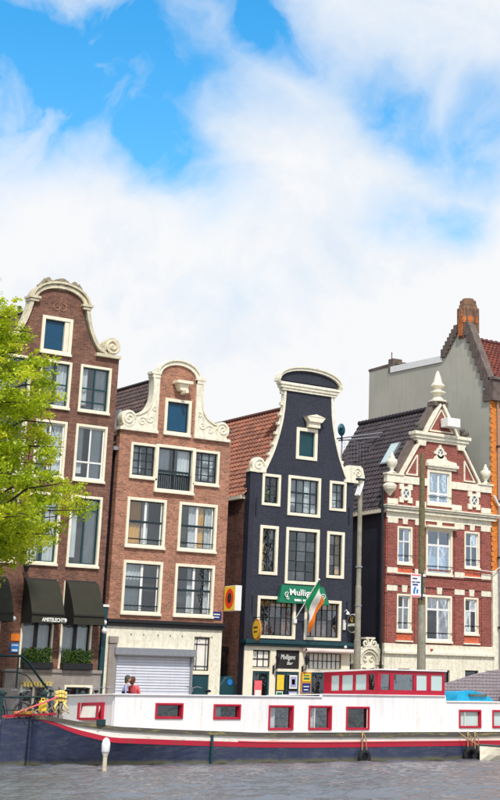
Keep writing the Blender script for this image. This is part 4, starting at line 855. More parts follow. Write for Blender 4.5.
MB().xz([(50.35, 11.0), (57.4, 11.0), (m4, 16.35)], 70.5, 70.68).build('rear_gable', 'brick_dark', h4)
MB().tube([(50.32, F+.05, 12.0), (50.32, F+.05, G)], .07, 8).build('downpipe', 'black', h4)
sx = Vector((m4-50.35, 0, 16.4-11.05)).normalized(); nn = Vector((-sx.z, 0, sx.x))
def on_roof(u, y, h): p = Vector((50.35, y, 11.05))+sx*u+nn*h; return tuple(p)
def slab(u0, u1, ya, yb, h0, h1): return MB().add([on_roof(u, y, h) for h in (h0, h1) for (u, y) in ((u0, ya), (u1, ya), (u1, yb), (u0, yb))], [(0, 1, 2, 3), (7, 6, 5, 4), (0, 4, 5, 1), (1, 5, 6, 2), (2, 6, 7, 3), (3, 7, 4, 0)])
skw = slab(3.0, 4.35, 65.6, 66.35, .05, .16).build('skylight', 'grey_metal', h4); slab(3.08, 4.27, 65.68, 66.27, .165, .17).build('pane', 'glass_frost', skw)
# mouldings
c4 = MB()
c4.box(50.4, 57.5, F-.22, F+.2, 11.0, 11.12).box(50.36, 57.58, F-.3, F+.2, 11.16, 11.24).box(50.46, 57.42, F-.14, F+.2, 11.12, 11.16).box(50.32, 57.62, F-.36, F+.2, 11.25, 11.32)
c4.build('main_cornice', 'cream_stone', h4, bevel=.01)
MB().box(50.5, 57.32, F-.05, F-.003, 10.72, 11.0).build('frieze', 'cream_stone', h4)
MB().box(50.48, 53.06, F-.08, F+.2, 12.42, 12.78).box(50.42, 51.5, F-.14, F+.2, 12.78, 12.86).build('attic_band', 'cream_stone', h4, bevel=.01); MB().box(54.63, 57.32, F-.08, F+.2, 12.42, 12.78).box(56.35, 57.4, F-.14, F+.2, 12.78, 12.86).build('attic_band', 'cream_stone', h4, bevel=.01)
MB().box(52.1, 55.78, F-.26, F+.3, 14.9, 15.06).box(52.2, 55.68, F-.18, F+.3, 14.74, 14.9).box(52.3, 55.58, F-.1, F+.3, 14.62, 14.74).build('upper_cornice', 'cream_stone', h4, bevel=.01)
for a, b in ((52.36, 52.92), (54.96, 55.5)): MB().xz([(a, 14.62), (b, 14.62), (b-.06, 14.38), (a+.06, 14.38)], F-.12, F-.003).build('corbel', 'cream_stone', h4)
# white block courses: every stone its own piece
blk = proto(MB().box(-.32, .32, -.055, -.003, -.13, .13), 'stone_block', 'cream_stone', h4, bevel=.008); org = Vector((53.9, F, G))
bx = [50.9, 52.62, 55.16, 56.92]; first = True
for z, xs_ in ((8.25, bx), (7.42, bx), (11.52, [50.87, 52.65, 54.98, 56.95]), (10.6, bx)):
    for x in xs_:
        p = Vector((x, F, z))-org
        if first: blk.location = p; first = False
        else: spawn(blk, p, h4)
ks = proto(MB().xz([(-.13, -.16), (.13, -.16), (.17, .16), (-.17, .16)], -.06, -.003), 'keystone', 'cream_stone', h4); first = True
for x, z in ((51.66, 10.62), (53.85, 10.62), (56.0, 10.62), (51.66, 7.42), (53.85, 7.42), (55.95, 7.42)):
    p = Vector((x, F, z))-org
    if first: ks.location = p; first = False
    else: spawn(ks, p, h4)
boxes('brick_string', 'brick_crimson', h4, (50.5, 57.32, F-.045, F-.003, 7.2, 7.27), (50.5, 57.32, F-.045, F-.003, 8.05, 8.12), (50.5, 57.32, F-.045, F-.003, 8.38, 8.44), (50.5, 57.32, F-.045, F-.003, 7.56, 7.62))
for x in bx:
    w_ = .6
    MB().box(x-w_/2, x+w_/2, F-.035, F-.001, 4.92, 7.24).build('brick_pilaster', 'brick_crimson', h4); MB().box(x-w_/2, x+w_/2, F-.035, F-.001, 8.4, 10.45).build('brick_pilaster', 'brick_crimson', h4)
gk = 'glass_blue'
window(h4, *H4['att'], fw=.14, cols=(.5,), rows=(.3,), sash='white', frame='cream', bar=.1, glass=gk)
window(h4, *H4['CL'], fw=.09, cols=(.5,), rows=(.62,), sash='white', frame='cream', bar=.06, glass=gk, curtain=[(0, .5, 0, .45, 'blue_sign')])
window(h4, *H4['CM'], fw=.11, cols=(.5,), rows=(.66,), sash='white', frame='cream', bar=.1, glass=gk, curtain=[(.1, .9, 0, .4, 'curtain')])
window(h4, *H4['CR'], fw=.09, cols=(.5,), rows=(.62,), sash='white', frame='cream', bar=.06, glass=gk)
window(h4, *H4['DL'], fw=.09, cols=(.5,), rows=(.66,), sash='white', frame='cream', bar=.06, room='inside')
window(h4, *H4['DM'], fw=.11, cols=(.5,), rows=(.72,), sash='white', frame='cream', bar=.1, room='inside')
window(h4, *H4['DR'], fw=.09, cols=(.5,), rows=(.66,), sash='white', frame='cream', bar=.06, room='inside')
for k in ('CL', 'CM', 'CR', 'att', 'DL', 'DM', 'DR'):
    a, b, z0, z1 = H4[k]; MB().tube([(a, F-.1, z0+.42), (b, F-.1, z0+.42)], .018, 6).build('window_rail', 'black', h4)
for k in ('CL', 'CR', 'DL', 'DR'):
    a, b, z0, z1 = H4[k]; MB().box(a-.02, b+.02, F-.03, F-.001, z0-.38, z0-.08).build('orange_brick_panel', 'panel_orange', h4); MB().box(a-.06, b+.06, F-.1, F-.002, z0-.46, z0-.39).build('stone_ledge', 'cream_stone', h4)
MB().box(52.9, 54.9, F-.32, F-.003, 10.42, 10.52).xz([(52.92, 10.42), (54.88, 10.42), (54.8, 10.36), (53.0, 10.36)], F-.2, F-.003).build('blind_box', 'cream', h4)
# window pediment, oculus, rosettes
pz = MB().box(52.95, 55.0, F-.2, F-.003, 13.42, 13.56).box(53.05, 54.9, F-.12, F-.003, 13.3, 13.42)
pz.xz([(52.98, 13.56), (54.97, 13.56), (54.9, 13.72), (54.5, 13.76)]+arc(53.88, 13.76, .42, .3, 10, 170, 10)+[(53.2, 13.76), (53.02, 13.72)], F-.1, F-.003); pz.build('window_pediment', 'cream_stone', h4)
def rosette(cx, cz, r, name, arms, diag):
    q = MB(); n = 20
    q.band([(cx+r*.66*math.cos(2*math.pi*i/n), cz+r*.76*math.sin(2*math.pi*i/n)) for i in range(n+1)], r*.32, F-.1, F-.002)
    for k in range(4):
        a = R(90*k+(45 if diag else 0)); ax, az_ = cx+r*math.cos(a)*(1.05 if diag else 1), cz+r*math.sin(a)*(1.2 if diag else 1); s_ = arms
        q.xz([(ax-s_, az_-s_), (ax+s_, az_-s_), (ax+s_, az_+s_), (ax-s_, az_+s_)], F-.085, F-.003)
    o = q.build(name, 'cream_stone', h4); MB().xz([(cx+r*.52*math.cos(2*math.pi*i/n), cz+r*.62*math.sin(2*math.pi*i/n)) for i in range(n)], F-.04, F-.01).build('pane', 'glass_blue', o)
    MB().band([(cx-r*.4, cz-r*.45), (cx+r*.4, cz+r*.45)], .04, F-.07, F-.042).band([(cx-r*.4, cz+r*.45), (cx+r*.4, cz-r*.45)], .04, F-.075, F-.046).build('glazing_bars', 'white', o)
rosette(51.67, 11.94, .37, 'oval_rosette', .13, True); rosette(56.12, 11.96, .37, 'oval_rosette', .13, True); rosette(53.86, 14.13, .32, 'oculus', .07, False)
# raking bands
rk = MB()
for sgn in (1, -1):
    mm = (lambda p: p) if sgn == 1 else (lambda p: [(2*53.93-x, z) for x, z in p])
    rk.band(mm([(51.34, 12.8), (52.42, 14.4)]), .13, F-.12, F+.3)
    rk.band(mm([(51.72, 12.92), (52.36, 13.86)]), .06, F-.07, F-.002); rk.band(mm([(52.38, 12.86), (52.38, 13.9)]), .07, F-.075, F-.003); rk.band(mm([(51.66, 12.89), (52.4, 12.89)]), .07, F-.08, F-.001)
    rk.band(mm([(52.86, 15.06), (53.86, 16.6)]), .15, F-.14, F+.3)
    rk.band(mm([(53.2, 15.22), (53.93, 16.32)]), .06, F-.08, F-.002)
rk.band([(53.14, 15.2), (54.72, 15.2)], .07, F-.09, F-.003)
rk.build('raking_trim', 'cream_stone', h4)
cp = MB()
for sgn in (1, -1):
    mm = (lambda p: p) if sgn == 1 else (lambda p: [(2*53.93-x, z) for x, z in p])
    cp.band(mm([(51.15, 12.8), (52.3, 14.62)]), .2, F+.1, F+.55); cp.band(mm([(52.66, 15.06), (53.75, 16.72)]), .2, F+.1, F+.55)
cp.build('parapet_coping', 'dark_coping', h4)
MB().box(53.45, 54.35, F-.12, F+.5, 16.48, 16.72).build('finial_base', 'dark_coping', h4, bevel=.02)
MB().lathe((53.88, F+.18, 16.72), [(.46, 0), (.46, .08), (.3, .12), (.2, .3), (.2, .36), (.42, .46), (.42, .52), (.22, .58), (.2, .7), (.36, .8), (.36, .88), (.24, .98), (.16, 1.3), (.06, 1.58), (.01, 1.62)], 16).build('finial', 'cream_stone', h4)
for x, zt in ((50.86, 12.86), (57.0, 12.86)):
    MB().lathe((x, F+.05, zt), [(.22, 0), (.22, .05), (.1, .1), (.08, .18), (.2, .32), (.28, .5), (.26, .66), (.12, .74), (.16, .8), (.07, .88), (.05, 1.0), (0, 1.02)], 14).build('urn', 'cream_stone', h4, smooth=True)
MB().lathe((50.62, F-.1, 11.75), [(.05, 0), (.12, .1), (.3, .3), (.34, .42), (.34, .5), (.2, .6)], 14).build('corner_corbel', 'cream_stone', h4)
for x in (52.45, 55.42):
    g_ = MB().ball((x, F-.1, 15.22), .2, 1.2, 1, .9).ball((x-.18, F-.14, 15.36), .12).ball((x+.2, F-.05, 15.28), .14).ball((x-.05, F-.1, 15.42), .1); g_.build('grotesque', 'dirty_stone', h4)
MB().box(53.82, 54.66, F-.7, F-.14, 15.40, 15.84).build('hoist_box', 'white', h4, bevel=.02)
MB().box(53.3, 53.4, F-.12, F-.003, 4.6, 4.7).build('red_stud', 'boat_red', h4)

# ================================================================== GREY WALLED BUILDING behind (orange front)
X5 = 57.34
h5 = thing('corner_building', (62, F, G), 'large building with blank grey side wall, orange brick front and stepped chimney gable', 'house')
prof5 = [(74.4, G), (74.4, 20.35), (72.4, 20.33), (67.85, 20.22), (67.6, 20.5), (67.2, 20.95), (66.9, 21.3), (66.3, 21.5), (65.9, 21.3), (65.2, 20.0), (64.6, 18.9), (64.3, 18.2), (64.05, 17.6), (64.05, G)]
MB().yz(prof5, X5, X5+.4).build('grey_side_wall', 'grey_render', h5)
MB().yz([(72.4, 20.3), (67.9, 20.2), (67.9, 19.86), (72.4, 19.96)], X5-.06, X5+.45).build('white_coping', 'white', h5)
MB().yz([(74.45, 20.33), (72.6, 20.36), (72.6, 20.5), (74.45, 20.46)], X5-.03, X5+.4).build('dark_edge', 'dark_coping', h5)
MB().box(X5-.04, X5+.6, 72.15, 72.6, 20.0, 20.75).box(X5+.05, X5+.9, 71.9, 72.1, 20.4, 20.55).tube([(X5+.2, 72.6, 20.5), (X5+.2, 72.6, 21.2)], .03).build('parapet_stack', 'dark_coping', h5)
# stepped dark brick coping, each step a piece
steps = []
for k in range(7): t = k/6; steps.append((67.75-1.05*t, 20.35+1.15*t))
for k in range(9): t = k/8; steps.append((65.85-1.75*t, 21.25-3.45*t))
for (yy, zz) in steps: MB().box(X5-.09-random.uniform(.002, .03), X5+.5+random.random()*.02, yy-.19, yy+.19, zz-.26, zz+.2).build('coping_step', 'dark_coping', h5)
MB().yz([(66.05, 21.75), (65.75, 21.75), (63.98, 18.25), (64.0, 17.95), (64.2, 17.95)], X5-.05, X5+.42).build('raking_coping', 'dark_coping', h5)
def octo(r0, r1): return [(X5+.42+.66*r0*math.cos(R(22.5+45*k)), 66.25+.72*r1*math.sin(R(22.5+45*k))) for k in range(8)]
ch = MB().xy(octo(.86, .78), 20.9, 22.35).xy(octo(.80, .72), 22.35, 22.75).xy(octo(.72, .64), 22.75, 23.0).xy(octo(.5, .45), 23.0, 23.12)
for k in range(8):
    a = R(45*k); cx_, cy_ = X5+.42+.52*math.cos(a), 66.25+.52*math.sin(a); ch.box(cx_-.065, cx_+.065, cy_-.065, cy_+.065, 21.2, 22.5+.1*(k % 2))
cho = ch.build('chimney', 'chimney_brick', h5, bevel=.02)
MB().xy(octo(.9, .82), 21.72, 22.05).build('orange_band', 'panel_chimney', cho)
MB().box(X5-.17, X5-.1, 66.1, 66.4, 21.0, 21.71).box(X5-.16, X5-.1, 66.12, 66.36, 22.06, 22.4).build('orange_band', 'panel_chimney', cho)
# front
MB().box(X5+.02, 72, 63.98, F+.3, 8.6, 17.8).build('upper_front', 'brick_orange', h5)
MB().box(X5+.02, 72, 63.96, F+.3, G, 8.58).build('lower_front', 'cream_stone', h5)
MB().box(X5-.02, 72, 63.75, F+.4, 17.8, 18.3).box(X5-.1, X5+.7, 63.7, F+.5, 17.2, 17.8).box(X5-.05, 72, 63.65, F+.5, 18.3, 18.45).build('front_cornice', 'dark_coping', h5)
qn = proto(MB().box(-.07, .07, -.025, .0, -.1, .1), 'corner_brick', 'brick_orange', h5); qn.location = Vector((X5+.0, 63.975, 8.9))-Vector((62, F, G))
for k in range(1, 34): spawn(qn, Vector((X5+(.0 if k % 2 == 0 else .05), 63.975, 8.9+k*.25))-Vector((62, F, G)), h5)
MB().box(71.6, 72, F+.3, 74.3, G, 19.59).box(X5+.4, 71.6, 73.9, 74.3, G, 19.59).build('far_wall', 'grey_render', h5)
tiles(h5, (X5+.4, 63.8, 18.35), (72, 63.8, 18.35), (X5+.4, 67.3, 21.2), 'brick_red_tiles', course=.33, tw=.28, amp=.05, lift=.07)
tiles(h5, (X5+.4, 70.3, 18.0), (72, 70.3, 18.0), (X5+.4, 67.3, 21.2), 'brick_red_tiles', course=.5, tw=.5)
MB().box(X5+.4, 72, 68.9, 74.3, 19.6, 19.9).build('flat_roof', 'dark_coping', h5)
rdg = MB()
for k in range(40): rdg.tube([(X5+.6+k*.35, 67.3, 21.24), (X5+.6+k*.35+.38, 67.3, 21.3)], [.1, .14], 8)
rdg.build('ridge_tiles', 'brick_red_tiles', h5, kind='stuff')
for x in (59.6, 61.6, 63.6, 66.5, 69.0):
    for z in (10.0, 13.6):
        window(h5, x, x+1.3, z, z+2.2, y=63.855, proud=.03, cols=(.5,), rows=(.6,), room=None, glass='glass_blue', sash='white')
    window(h5, x, x+1.3, 5.2, 7.6, y=63.835, proud=.03, cols=(.5,), rows=(.6,), room=None, glass='glass_blue', sash='white')
    window(h5, x, x+1.3, 2.0, 4.3, y=63.835, proud=.03, cols=(), rows=(.7,), room=None, glass='room_dark', sash='white')
dp2 = thing('drainpipe', (57.75, F-.1, G), 'grey drainpipe down the orange brick front at the edge of the photo', 'pipe')
MB().tube([(57.72, 63.86, G), (57.72, 63.86, 17.2)], .045, 8).build('pipe', 'grey_metal', dp2)
MB().tube([(57.35, 63.8, 12.3), (57.72, 63.82, 11.8)], .06, 8).tube([(56.0, 63.8, 8.55), (57.3, 63.8, 8.5), (57.7, 63.82, 8.75)], .02, 6).build('branch_pipe', 'lettering', dp2)
for z in (3.2, 5.8, 9.2, 12.0, 14.8): MB().box(57.64, 57.8, 63.78, 63.93, z, z+.08).build('pipe_clip', 'black', dp2)

# ================================================================== STREET LAMPS
lp = thing('lamp_post', (44.32, 58, G), 'slim grey lamp post with a small tilted floodlight, beside the round black sign', 'lamp post')
MB().lathe((44.32, 58, G), [(.19, 0), (.19, .3), (.15, .35), (.15, 3.3), (.13, 3.35), (.125, 5.5), (.105, 5.55), (.095, 9.98)], 14).build('pole', 'lamp_paint', lp, smooth=False)
MB().box(44.1, 44.55, 57.93, 58.07, 11.28, 11.38).build('top_bracket', 'black', lp, bevel=.02)
MB().add([(44.08, 57.8, 10.65), (44.16, 57.8, 10.6), (44.36, 57.8, 11.1), (44.28, 57.8, 11.14), (44.08, 58.1, 10.65), (44.16, 58.1, 10.6), (44.36, 58.1, 11.1), (44.28, 58.1, 11.14)],
         [(0,1,2,3),(7,6,5,4),(0,4,5,1),(1,5,6,2),(2,6,7,3),(3,7,4,0)]).build('floodlight', 'white', lp)
for z in (2.9, 4.7, 6.3): MB().lathe((44.32, 58, G+z), [(.15, 0), (.15, .06)], 12).build('collar', 'grey_metal', lp)
lq = thing('sign_post', (47.82, 58, G), 'tall mossy post carrying a white and blue notice in front of the crimson house', 'post')
MB().lathe((47.82, 58, G), [(.2, 0), (.2, .4), (.19, 3.6), (.17, 4.9)], 14).build('lower_pole', 'lamp_paint', lq)
MB().lathe((47.80, 58, G+4.9), [(.15, 0), (.14, 3.2), (.12, 5.6), (.1, 6.3), (.07, 6.62)], 12).build('upper_pole', 'mossy', lq)
for z in (5.25, 6.1): MB().lathe((47.81, 58, G+z), [(.19, 0), (.19, .1)], 12).build('clamp', 'white', lq)
bd = thing('notice_board', (47.42, 57.9, 6.45), 'white notice with blue lines and blue figures clamped to the mossy post', 'sign')
MB().box(47.12, 47.68, 57.88, 57.92, 6.5, 7.5).build('board', 'white', bd, bevel=.01); MB().box(47.68, 47.74, 57.82, 57.98, 6.45, 7.55).build('side_channel', 'cast', bd)
nb = MB()
for (a, b, z, s_) in ((47.2, 47.45, 7.3, .05), (47.16, 47.36, 7.15, .045), (47.4, 47.6, 7.15, .05), (47.2, 47.5, 7.04, .06)): nb.box(a, b, 57.868, 57.878, z-s_/2, z+s_/2)
nb.build('printed_line', 'dark_blue', bd)
MB().xz([(47.24, 6.66), (47.33, 6.66), (47.34, 6.8), (47.40, 6.93), (47.36, 6.97), (47.28, 6.9), (47.24, 6.78)], 57.868, 57.878).xz([(47.42, 6.68), (47.5, 6.68), (47.52, 6.8), (47.5, 6.86), (47.45, 6.86), (47.42, 6.8)], 57.868, 57.878).build('printed_figure', 'blue_sign', bd)
boxes('printed_border', 'coral', bd, (47.14, 47.66, 57.868, 57.878, 7.42, 7.47), (47.14, 47.66, 57.868, 57.878, 6.53, 6.58))

# ================================================================== BARGE
bt = thing('houseboat', (38, 52.1, 0), 'long houseboat with white cabin, red window frames and blue hull, moored along the quay', 'boat')
BC = 52.1; XE = 56.0; XS = 26.55          # centre line, bow end, stern post
def half(x):                              # half beam
    t = min(1, max(0, (x-XS)/3.2)); s_ = (1-(1-t)**2)**.5
    tb = min(1, max(0, (XE-x)/4.0)); return 2.1*s_*(1-(1-tb)**2)**.5
def interp(x, pts): return float(np.interp(x, [p[0] for p in pts], [p[1] for p in pts]))
sheer = [(26.55, 1.56), (27.5, 1.34), (28.6, 1.2), (30.9, 1.1), (34.1, 1.0), (36.6, .97), (46, .97), (52, 1.1), (56, 1.6)]
Zw = lambda x: interp(x, sheer)
stripeT = lambda x: Zw(x)-interp(x, [(26.55, .06), (27.2, .2), (28.3, .34), (31, .32), (46, .30), (56, .3)])
stripeB = lambda x: stripeT(x)-interp(x, [(26.55, .07), (27.5, .15), (30, .16), (56, .15)])
hx = np.concatenate([XS+3.2*(1-np.cos(np.linspace(0, math.pi/2, 16))), np.linspace(30.2, 52, 30), XE-4*(1-np.cos(np.linspace(math.pi/2, 0, 12)))])
hx = np.unique(np.round(hx, 3))
def strip(rows, name, mat, off=0.0, **k):
    mb = MB(); vs = []; n = len(hx)
    for side in (-1, 1):
        for (zf, kf) in rows:
            for x in hx: vs.append((x, BC+side*(max(0, half(x)*kf(x))+off), zf(x)))
    m = len(rows); fs = []
    for s_ in range(2):
        for r in range(m-1):
            for i in range(n-1): b = s_*m*n+r*n+i; fs.append((b, b+1, b+n+1, b+n))
    mb.add(vs, fs); return mb.build(name, mat, bt, smooth=False, **k)
one = lambda x: 1.0
sl_ = lambda f: (lambda x: 1-(1-f)*max(0, 1-(x-XS)/5.0))
strip([(lambda x: -.7, sl_(.35)), (lambda x: .0, sl_(.6)), (lambda x: .25, sl_(.74)), (lambda x: .5*stripeB(x)+.12, sl_(.86)), (stripeB, one)], 'hull', 'boat_blue')
strip([(stripeB, one), (stripeT, one)], 'red_stripe', 'stripe_red', .012)
strip([(stripeT, one), (lambda x: Zw(x)-.12, one)], 'white_stripe', 'stripe_white', .008)
strip([(lambda x: Zw(x)-.13, one), (lambda x: Zw(x)+.0, one), ], 'rubbing_strake', 'strake', .07)
mb = MB(); n = len(hx); vs = [(x, BC-half(x)-.07, Zw(x)) for x in hx]+[(x, BC+half(x)+.07, Zw(x)) for x in hx]
mb.add(vs, [(i, i+1, n+i+1, n+i) for i in range(n-1)]).build('deck', 'grey_stone', bt)
mb = MB(); vs = [(x, BC-half(x)-.07, Zw(x)-.13) for x in hx]+[(x, BC-half(x), Zw(x)-.13) for x in hx]; mb.add(vs, [(i, i+1, n+i+1, n+i) for i in range(n-1)]).build('strake_underside', 'dirty_stone', bt)
cy_b = BC-1.72
st2 = MB(); st2.tube([(x, BC-half(x)-.02, stripeT(x)+.02) for x in hx if x > 33.2], .022, 6); st2.build('pale_moulding', 'coral', bt)
st3 = MB(); 
for x in (32.13,): st3.box(x-.035, x+.035, BC-2.2, BC-2.1, -.1, .95)
st3.build('mooring_chain', 'teal', bt); 
for x in np.arange(29.6, 52, 2.35):
    MB().box(x-.012, x+.012, cy_b-.012, cy_b, 1.02, 2.04 if x > 42.7 else 2.15).build('panel_seam', 'stripe_white', bt)
    MB().tube([(x+.4, BC-half(x)-.01, .42), (x+.4, BC-half(x)*.97, .1)], .012, 5).build('plate_seam', 'boat_blue', bt)
# stern: post, rudder, tiller
MB().box(26.5, 26.68, BC-.09, BC+.09, -.6, 1.6).build('stern_post', 'boat_blue', bt)
rdm = MB().xz([(25.52, 1.42), (25.56, -.5), (26.42, -.5), (26.46, 1.5)], BC-.07, BC+.07).build('rudder', 'boat_blue', bt, bevel=.02)
MB().xz([(25.6, 1.47), (27.4, 1.56), (27.4, 1.63), (25.62, 1.55)], BC-.12, BC+.12).build('tiller_head', 'stripe_red', rdm)
MB().tube([(25.9, BC-.2, 1.6), (27.0, BC-.2, 1.98), (27.35, BC-.2, 2.12)], .028, 8).build('tiller', 'coral', rdm)
# cabin with its openings
cy = BC-1.72
cabo = [(28.62, 1.0), (50.0, 1.0), (50.0, 2.06), (42.76, 2.06), (42.76, 2.26), (36.9, 2.26), (36.9, 2.17), (28.62, 2.17)]
bw = [(30.14, 31.21, 1.44, 1.94), (32.41, 33.51, 1.43, 1.92), (34.67, 35.73, 1.08, 1.9), (36.38, 37.4, 1.08, 1.9), (38.04, 39.1, 1.08, 1.88), (43.4, 44.52, 1.14, 1.8), (45.1, 46.2, 1.14, 1.8), (47.2, 48.3, 1.14, 1.8)]
facade(bt, cabo, bw, 'boat_white', y=cy, depth=.08, name='cabin_side')
MB().xz([(28.62, 1.0), (50.0, 1.0), (50.0, 2.06), (42.76, 2.06), (42.76, 2.26), (36.9, 2.26), (28.62, 2.17)], BC+1.64, BC+1.72).build('cabin_far_side', 'boat_white', bt)
MB().box(28.6, 28.66, cy+.085, BC+1.64, 1.0, 2.17).build('cabin_end', 'boat_white', bt)
MB().box(28.5, 36.94, cy-.06, BC+1.77, 2.172, 2.215).build('cabin_roof', 'boat_white', bt, bevel=.012); MB().box(36.95, 42.7, cy-.06, BC+1.77, 2.262, 2.3).build('cabin_roof', 'boat_white', bt, bevel=.012)
MB().box(42.78, 50.1, cy-.05, BC+1.77, 2.062, 2.11).build('cabin_roof', 'boat_white', bt, bevel=.012)
MB().box(50, 50.06, cy, BC+1.7, 1, 2.055).box(42.7, 42.76, cy+.09, BC+1.6, 2.05, 2.255).build('cabin_bulkhead', 'boat_white', bt)
for h in bw:
    w = window(bt, *h, fw=.065, cols=(), rows=(), frame='boat_red', sash='boat_red', sw=.015, y=cy, proud=.045, sill=False, room='inside' if h[0] < 43 else None, glass='glass' if h[0] < 43 else 'glass_frost',
               curtain=[(0, .35, 0, 1, 'curtain')] if random.random() < .5 else [(.6, 1, 0, .5, 'hedge')])
# hopper window on the cabin end, its sash tipped outwards at the foot
hw = MB().box(28.5, 28.598, 51.0, 51.1, 1.42, 1.95).box(28.5, 28.598, 52.3, 52.4, 1.42, 1.95).box(28.5, 28.598, 51.1, 52.3, 1.86, 1.95).box(28.4, 28.598, 51.1, 52.3, 1.40, 1.48).build('hopper_window', 'boat_red', bt)
for a, b in ((51.02, 51.12), (52.28, 52.38)): MB().yz([(a, 1.95), (b, 1.95), (b, 1.42), (a, 1.42)], 28.36, 28.41).build('sash_side', 'boat_red', hw)
MB().add([(28.52, 51.1, 1.86), (28.52, 52.3, 1.86), (28.42, 52.3, 1.48), (28.42, 51.1, 1.48)], [(0, 1, 2, 3)]).build('pane', 'lead_glass', hw)
MB().box(27.95, 28.2, BC-1.95, BC-1.8, 1.25, 1.42).build('deck_locker', 'cast', bt)
# wheelhouse: near side and glazed end
X0, X1, wy, wb = 39.5, 42.72, cy+.02, BC+1.66
whouse = MB().box(X0, X1, wy, wb, 2.302, 2.47).build('wheelhouse', 'boat_red', bt)
def glazed(wins, lo, hi, axis, tk=.06):
    ed = [lo]
    for a, b, g in wins: ed += [a, b]
    ed.append(hi)
    for i in range(0, len(ed), 2):
        a, b = ed[i], ed[i+1]
        (MB().box(a, b, wy, wy+tk, 2.47, 3.02) if axis == 'x' else MB().box(X0, X0+tk, a, b, 2.47, 3.02)).build('window_post', 'boat_red', whouse, bevel=.008)
    for a, b, g in wins:
        (MB().box(a, b, wy+.03, wy+.04, 2.47, 3.02) if axis == 'x' else MB().box(X0+.03, X0+.04, a, b, 2.47, 3.02)).build('pane', g, whouse)
glazed([(39.64, 40.06, 'glass'), (40.25, 41.18, 'glass'), (41.34, 41.84, 'glass_frost'), (42.05, 42.6, 'glass_frost')], X0, X1, 'x')
glazed([(50.62, 50.98, 'glass'), (51.12, 51.78, 'glass_frost'), (51.94, 52.62, 'glass_frost'), (52.8, 53.3, 'glass_frost')], wy+.062, wb, 'y')
MB().box(X0, X1, wy, wy+.06, 3.02, 3.15).build('head_rail', 'boat_red', whouse); MB().box(X0, X0+.06, wy+.06, wb, 3.02, 3.15).build('head_rail', 'boat_red', whouse)
MB().box(X1-.06, X1, wy+.06, wb, 2.47, 3.15).build('end_panel', 'boat_red', whouse); MB().box(X0+.06, X1-.06, wb-.06, wb, 2.47, 3.15).build('back_panel', 'boat_red', whouse)
MB().box(X0-.12, X1+.06, wy-.08, wb+.1, 3.152, 3.2).build('roof', 'boat_white', whouse, bevel=.012)
MB().box(40.6, 41.2, BC+.2, BC+.6, 2.47, 2.8).build('helm_seat', 'hedge', whouse)
tp = solo(MB().xz(spline([(44.0, 2.12), (44.15, 2.42), (44.6, 2.52), (45.2, 2.45), (45.7, 2.3), (45.95, 2.12)]), 51.2, 53.2), 'tarpaulin', 'tarp', (45, 52, 2.12), 'bright blue tarpaulin bundled on the houseboat roof', 'tarpaulin', bevel=.05)
MB().box(44.6, 45.5, 51.1, 51.2, 2.3, 2.38).build('tied_bundle', 'dirty_stone', tp)
solo(MB().add([(44.0, 53.4, 2.5), (44.05, 53.6, 3.0), (45.6, 53.6, 2.45), (44.0, 53.9, 2.5), (45.6, 53.9, 2.4)], [(0, 1, 2), (1, 3, 4, 2), (0, 2, 4, 3), (0, 3, 1)]), 'canvas_cover', 'white', (44.5, 53.6, 2.4), 'white canvas cover sloping behind the blue tarpaulin', 'cover')
def tyre(x, z, r, lab):
    t = thing('tyre_fender', (x, 49.85, z), lab, 'tyre', 'tyre fenders along the houseboat'); n = 20
    mb = MB(); mb.tube([(x+r*.7*math.cos(2*math.pi*i/n), 49.84, z+r*.7*math.sin(2*math.pi*i/n)) for i in range(n+1)], r*.32, 8, cap=False); mb.build('tyre', 'rubber', t, smooth=True)
    MB().tube([(x-.1, 49.86, z+r*.6), (x-.14, 49.8, .85), (x-.05, 49.95, 1.02)], .025, 6).tube([(x+.12, 49.86, z+r*.6), (x+.02, 49.8, .8), (x-.02, 49.95, 1.0)], .02, 6).build('rope', 'rope', t)
tyre(38.5, .16, .27, 'black tyre fender hanging on a rope below the wheelhouse'); tyre(43.5, .17, .33, 'black tyre fender on a rope at the dinghy bow'); tyre(43.85, .1, .26, 'smaller black tyre fender half in the water behind the dinghy bow')
# dinghy
dg = thing('dinghy', (46.3, 48.9, 0), 'cream dinghy moored outside the houseboat beyond the tyre fenders', 'boat')
dxs = np.linspace(0, 1, 16); rows = []
def dsec(t, k):                            # k: 0 keel 1 chine 2 gunwale
    wid = .75*(1-(1-min(1, t*2.0))**2.2)+.001; return (43.15+t*4.6, wid*(0.02, .72, 1)[k], (-.25+.25*(1-t)**4, .08+.16*(1-t)**3, .40+.16*(1-t)**2)[k])
vs = []; 
for s_ in (-1, 1):
    for k in range(3):
        for t in dxs: a = dsec(t, k); vs.append((a[0], 48.9+s_*a[1], a[2]))
fs = []; n = len(dxs)
for s_ in range(2):
    for k in range(2):
        for i in range(n-1): b = (s_*3+k)*n+i; fs.append((b, b+1, b+n+1, b+n))
MB().add(vs, fs).build('hull', 'cream', dg)
MB().tube([vs[2*n+i] for i in range(n)], .035, 6).tube([vs[5*n+i] for i in range(n)], .035, 6).build('gunwale', 'cast', dg)
MB().add([(43.15+t*4.6, 48.9+s_*dsec(t, 2)[1]*.95, dsec(t, 2)[2]-.12) for s_ in (-1, 1) for t in dxs], [(i, i+1, n+i+1, n+i) for i in range(n-1)]).build('thwart_cover', 'cream', dg)
MB().tube([(43.17, 48.9, .5), (43.1, 49.6, .8), (43.0, 49.95, 1.0)], .02, 6).build('painter_rope', 'rope', dg)
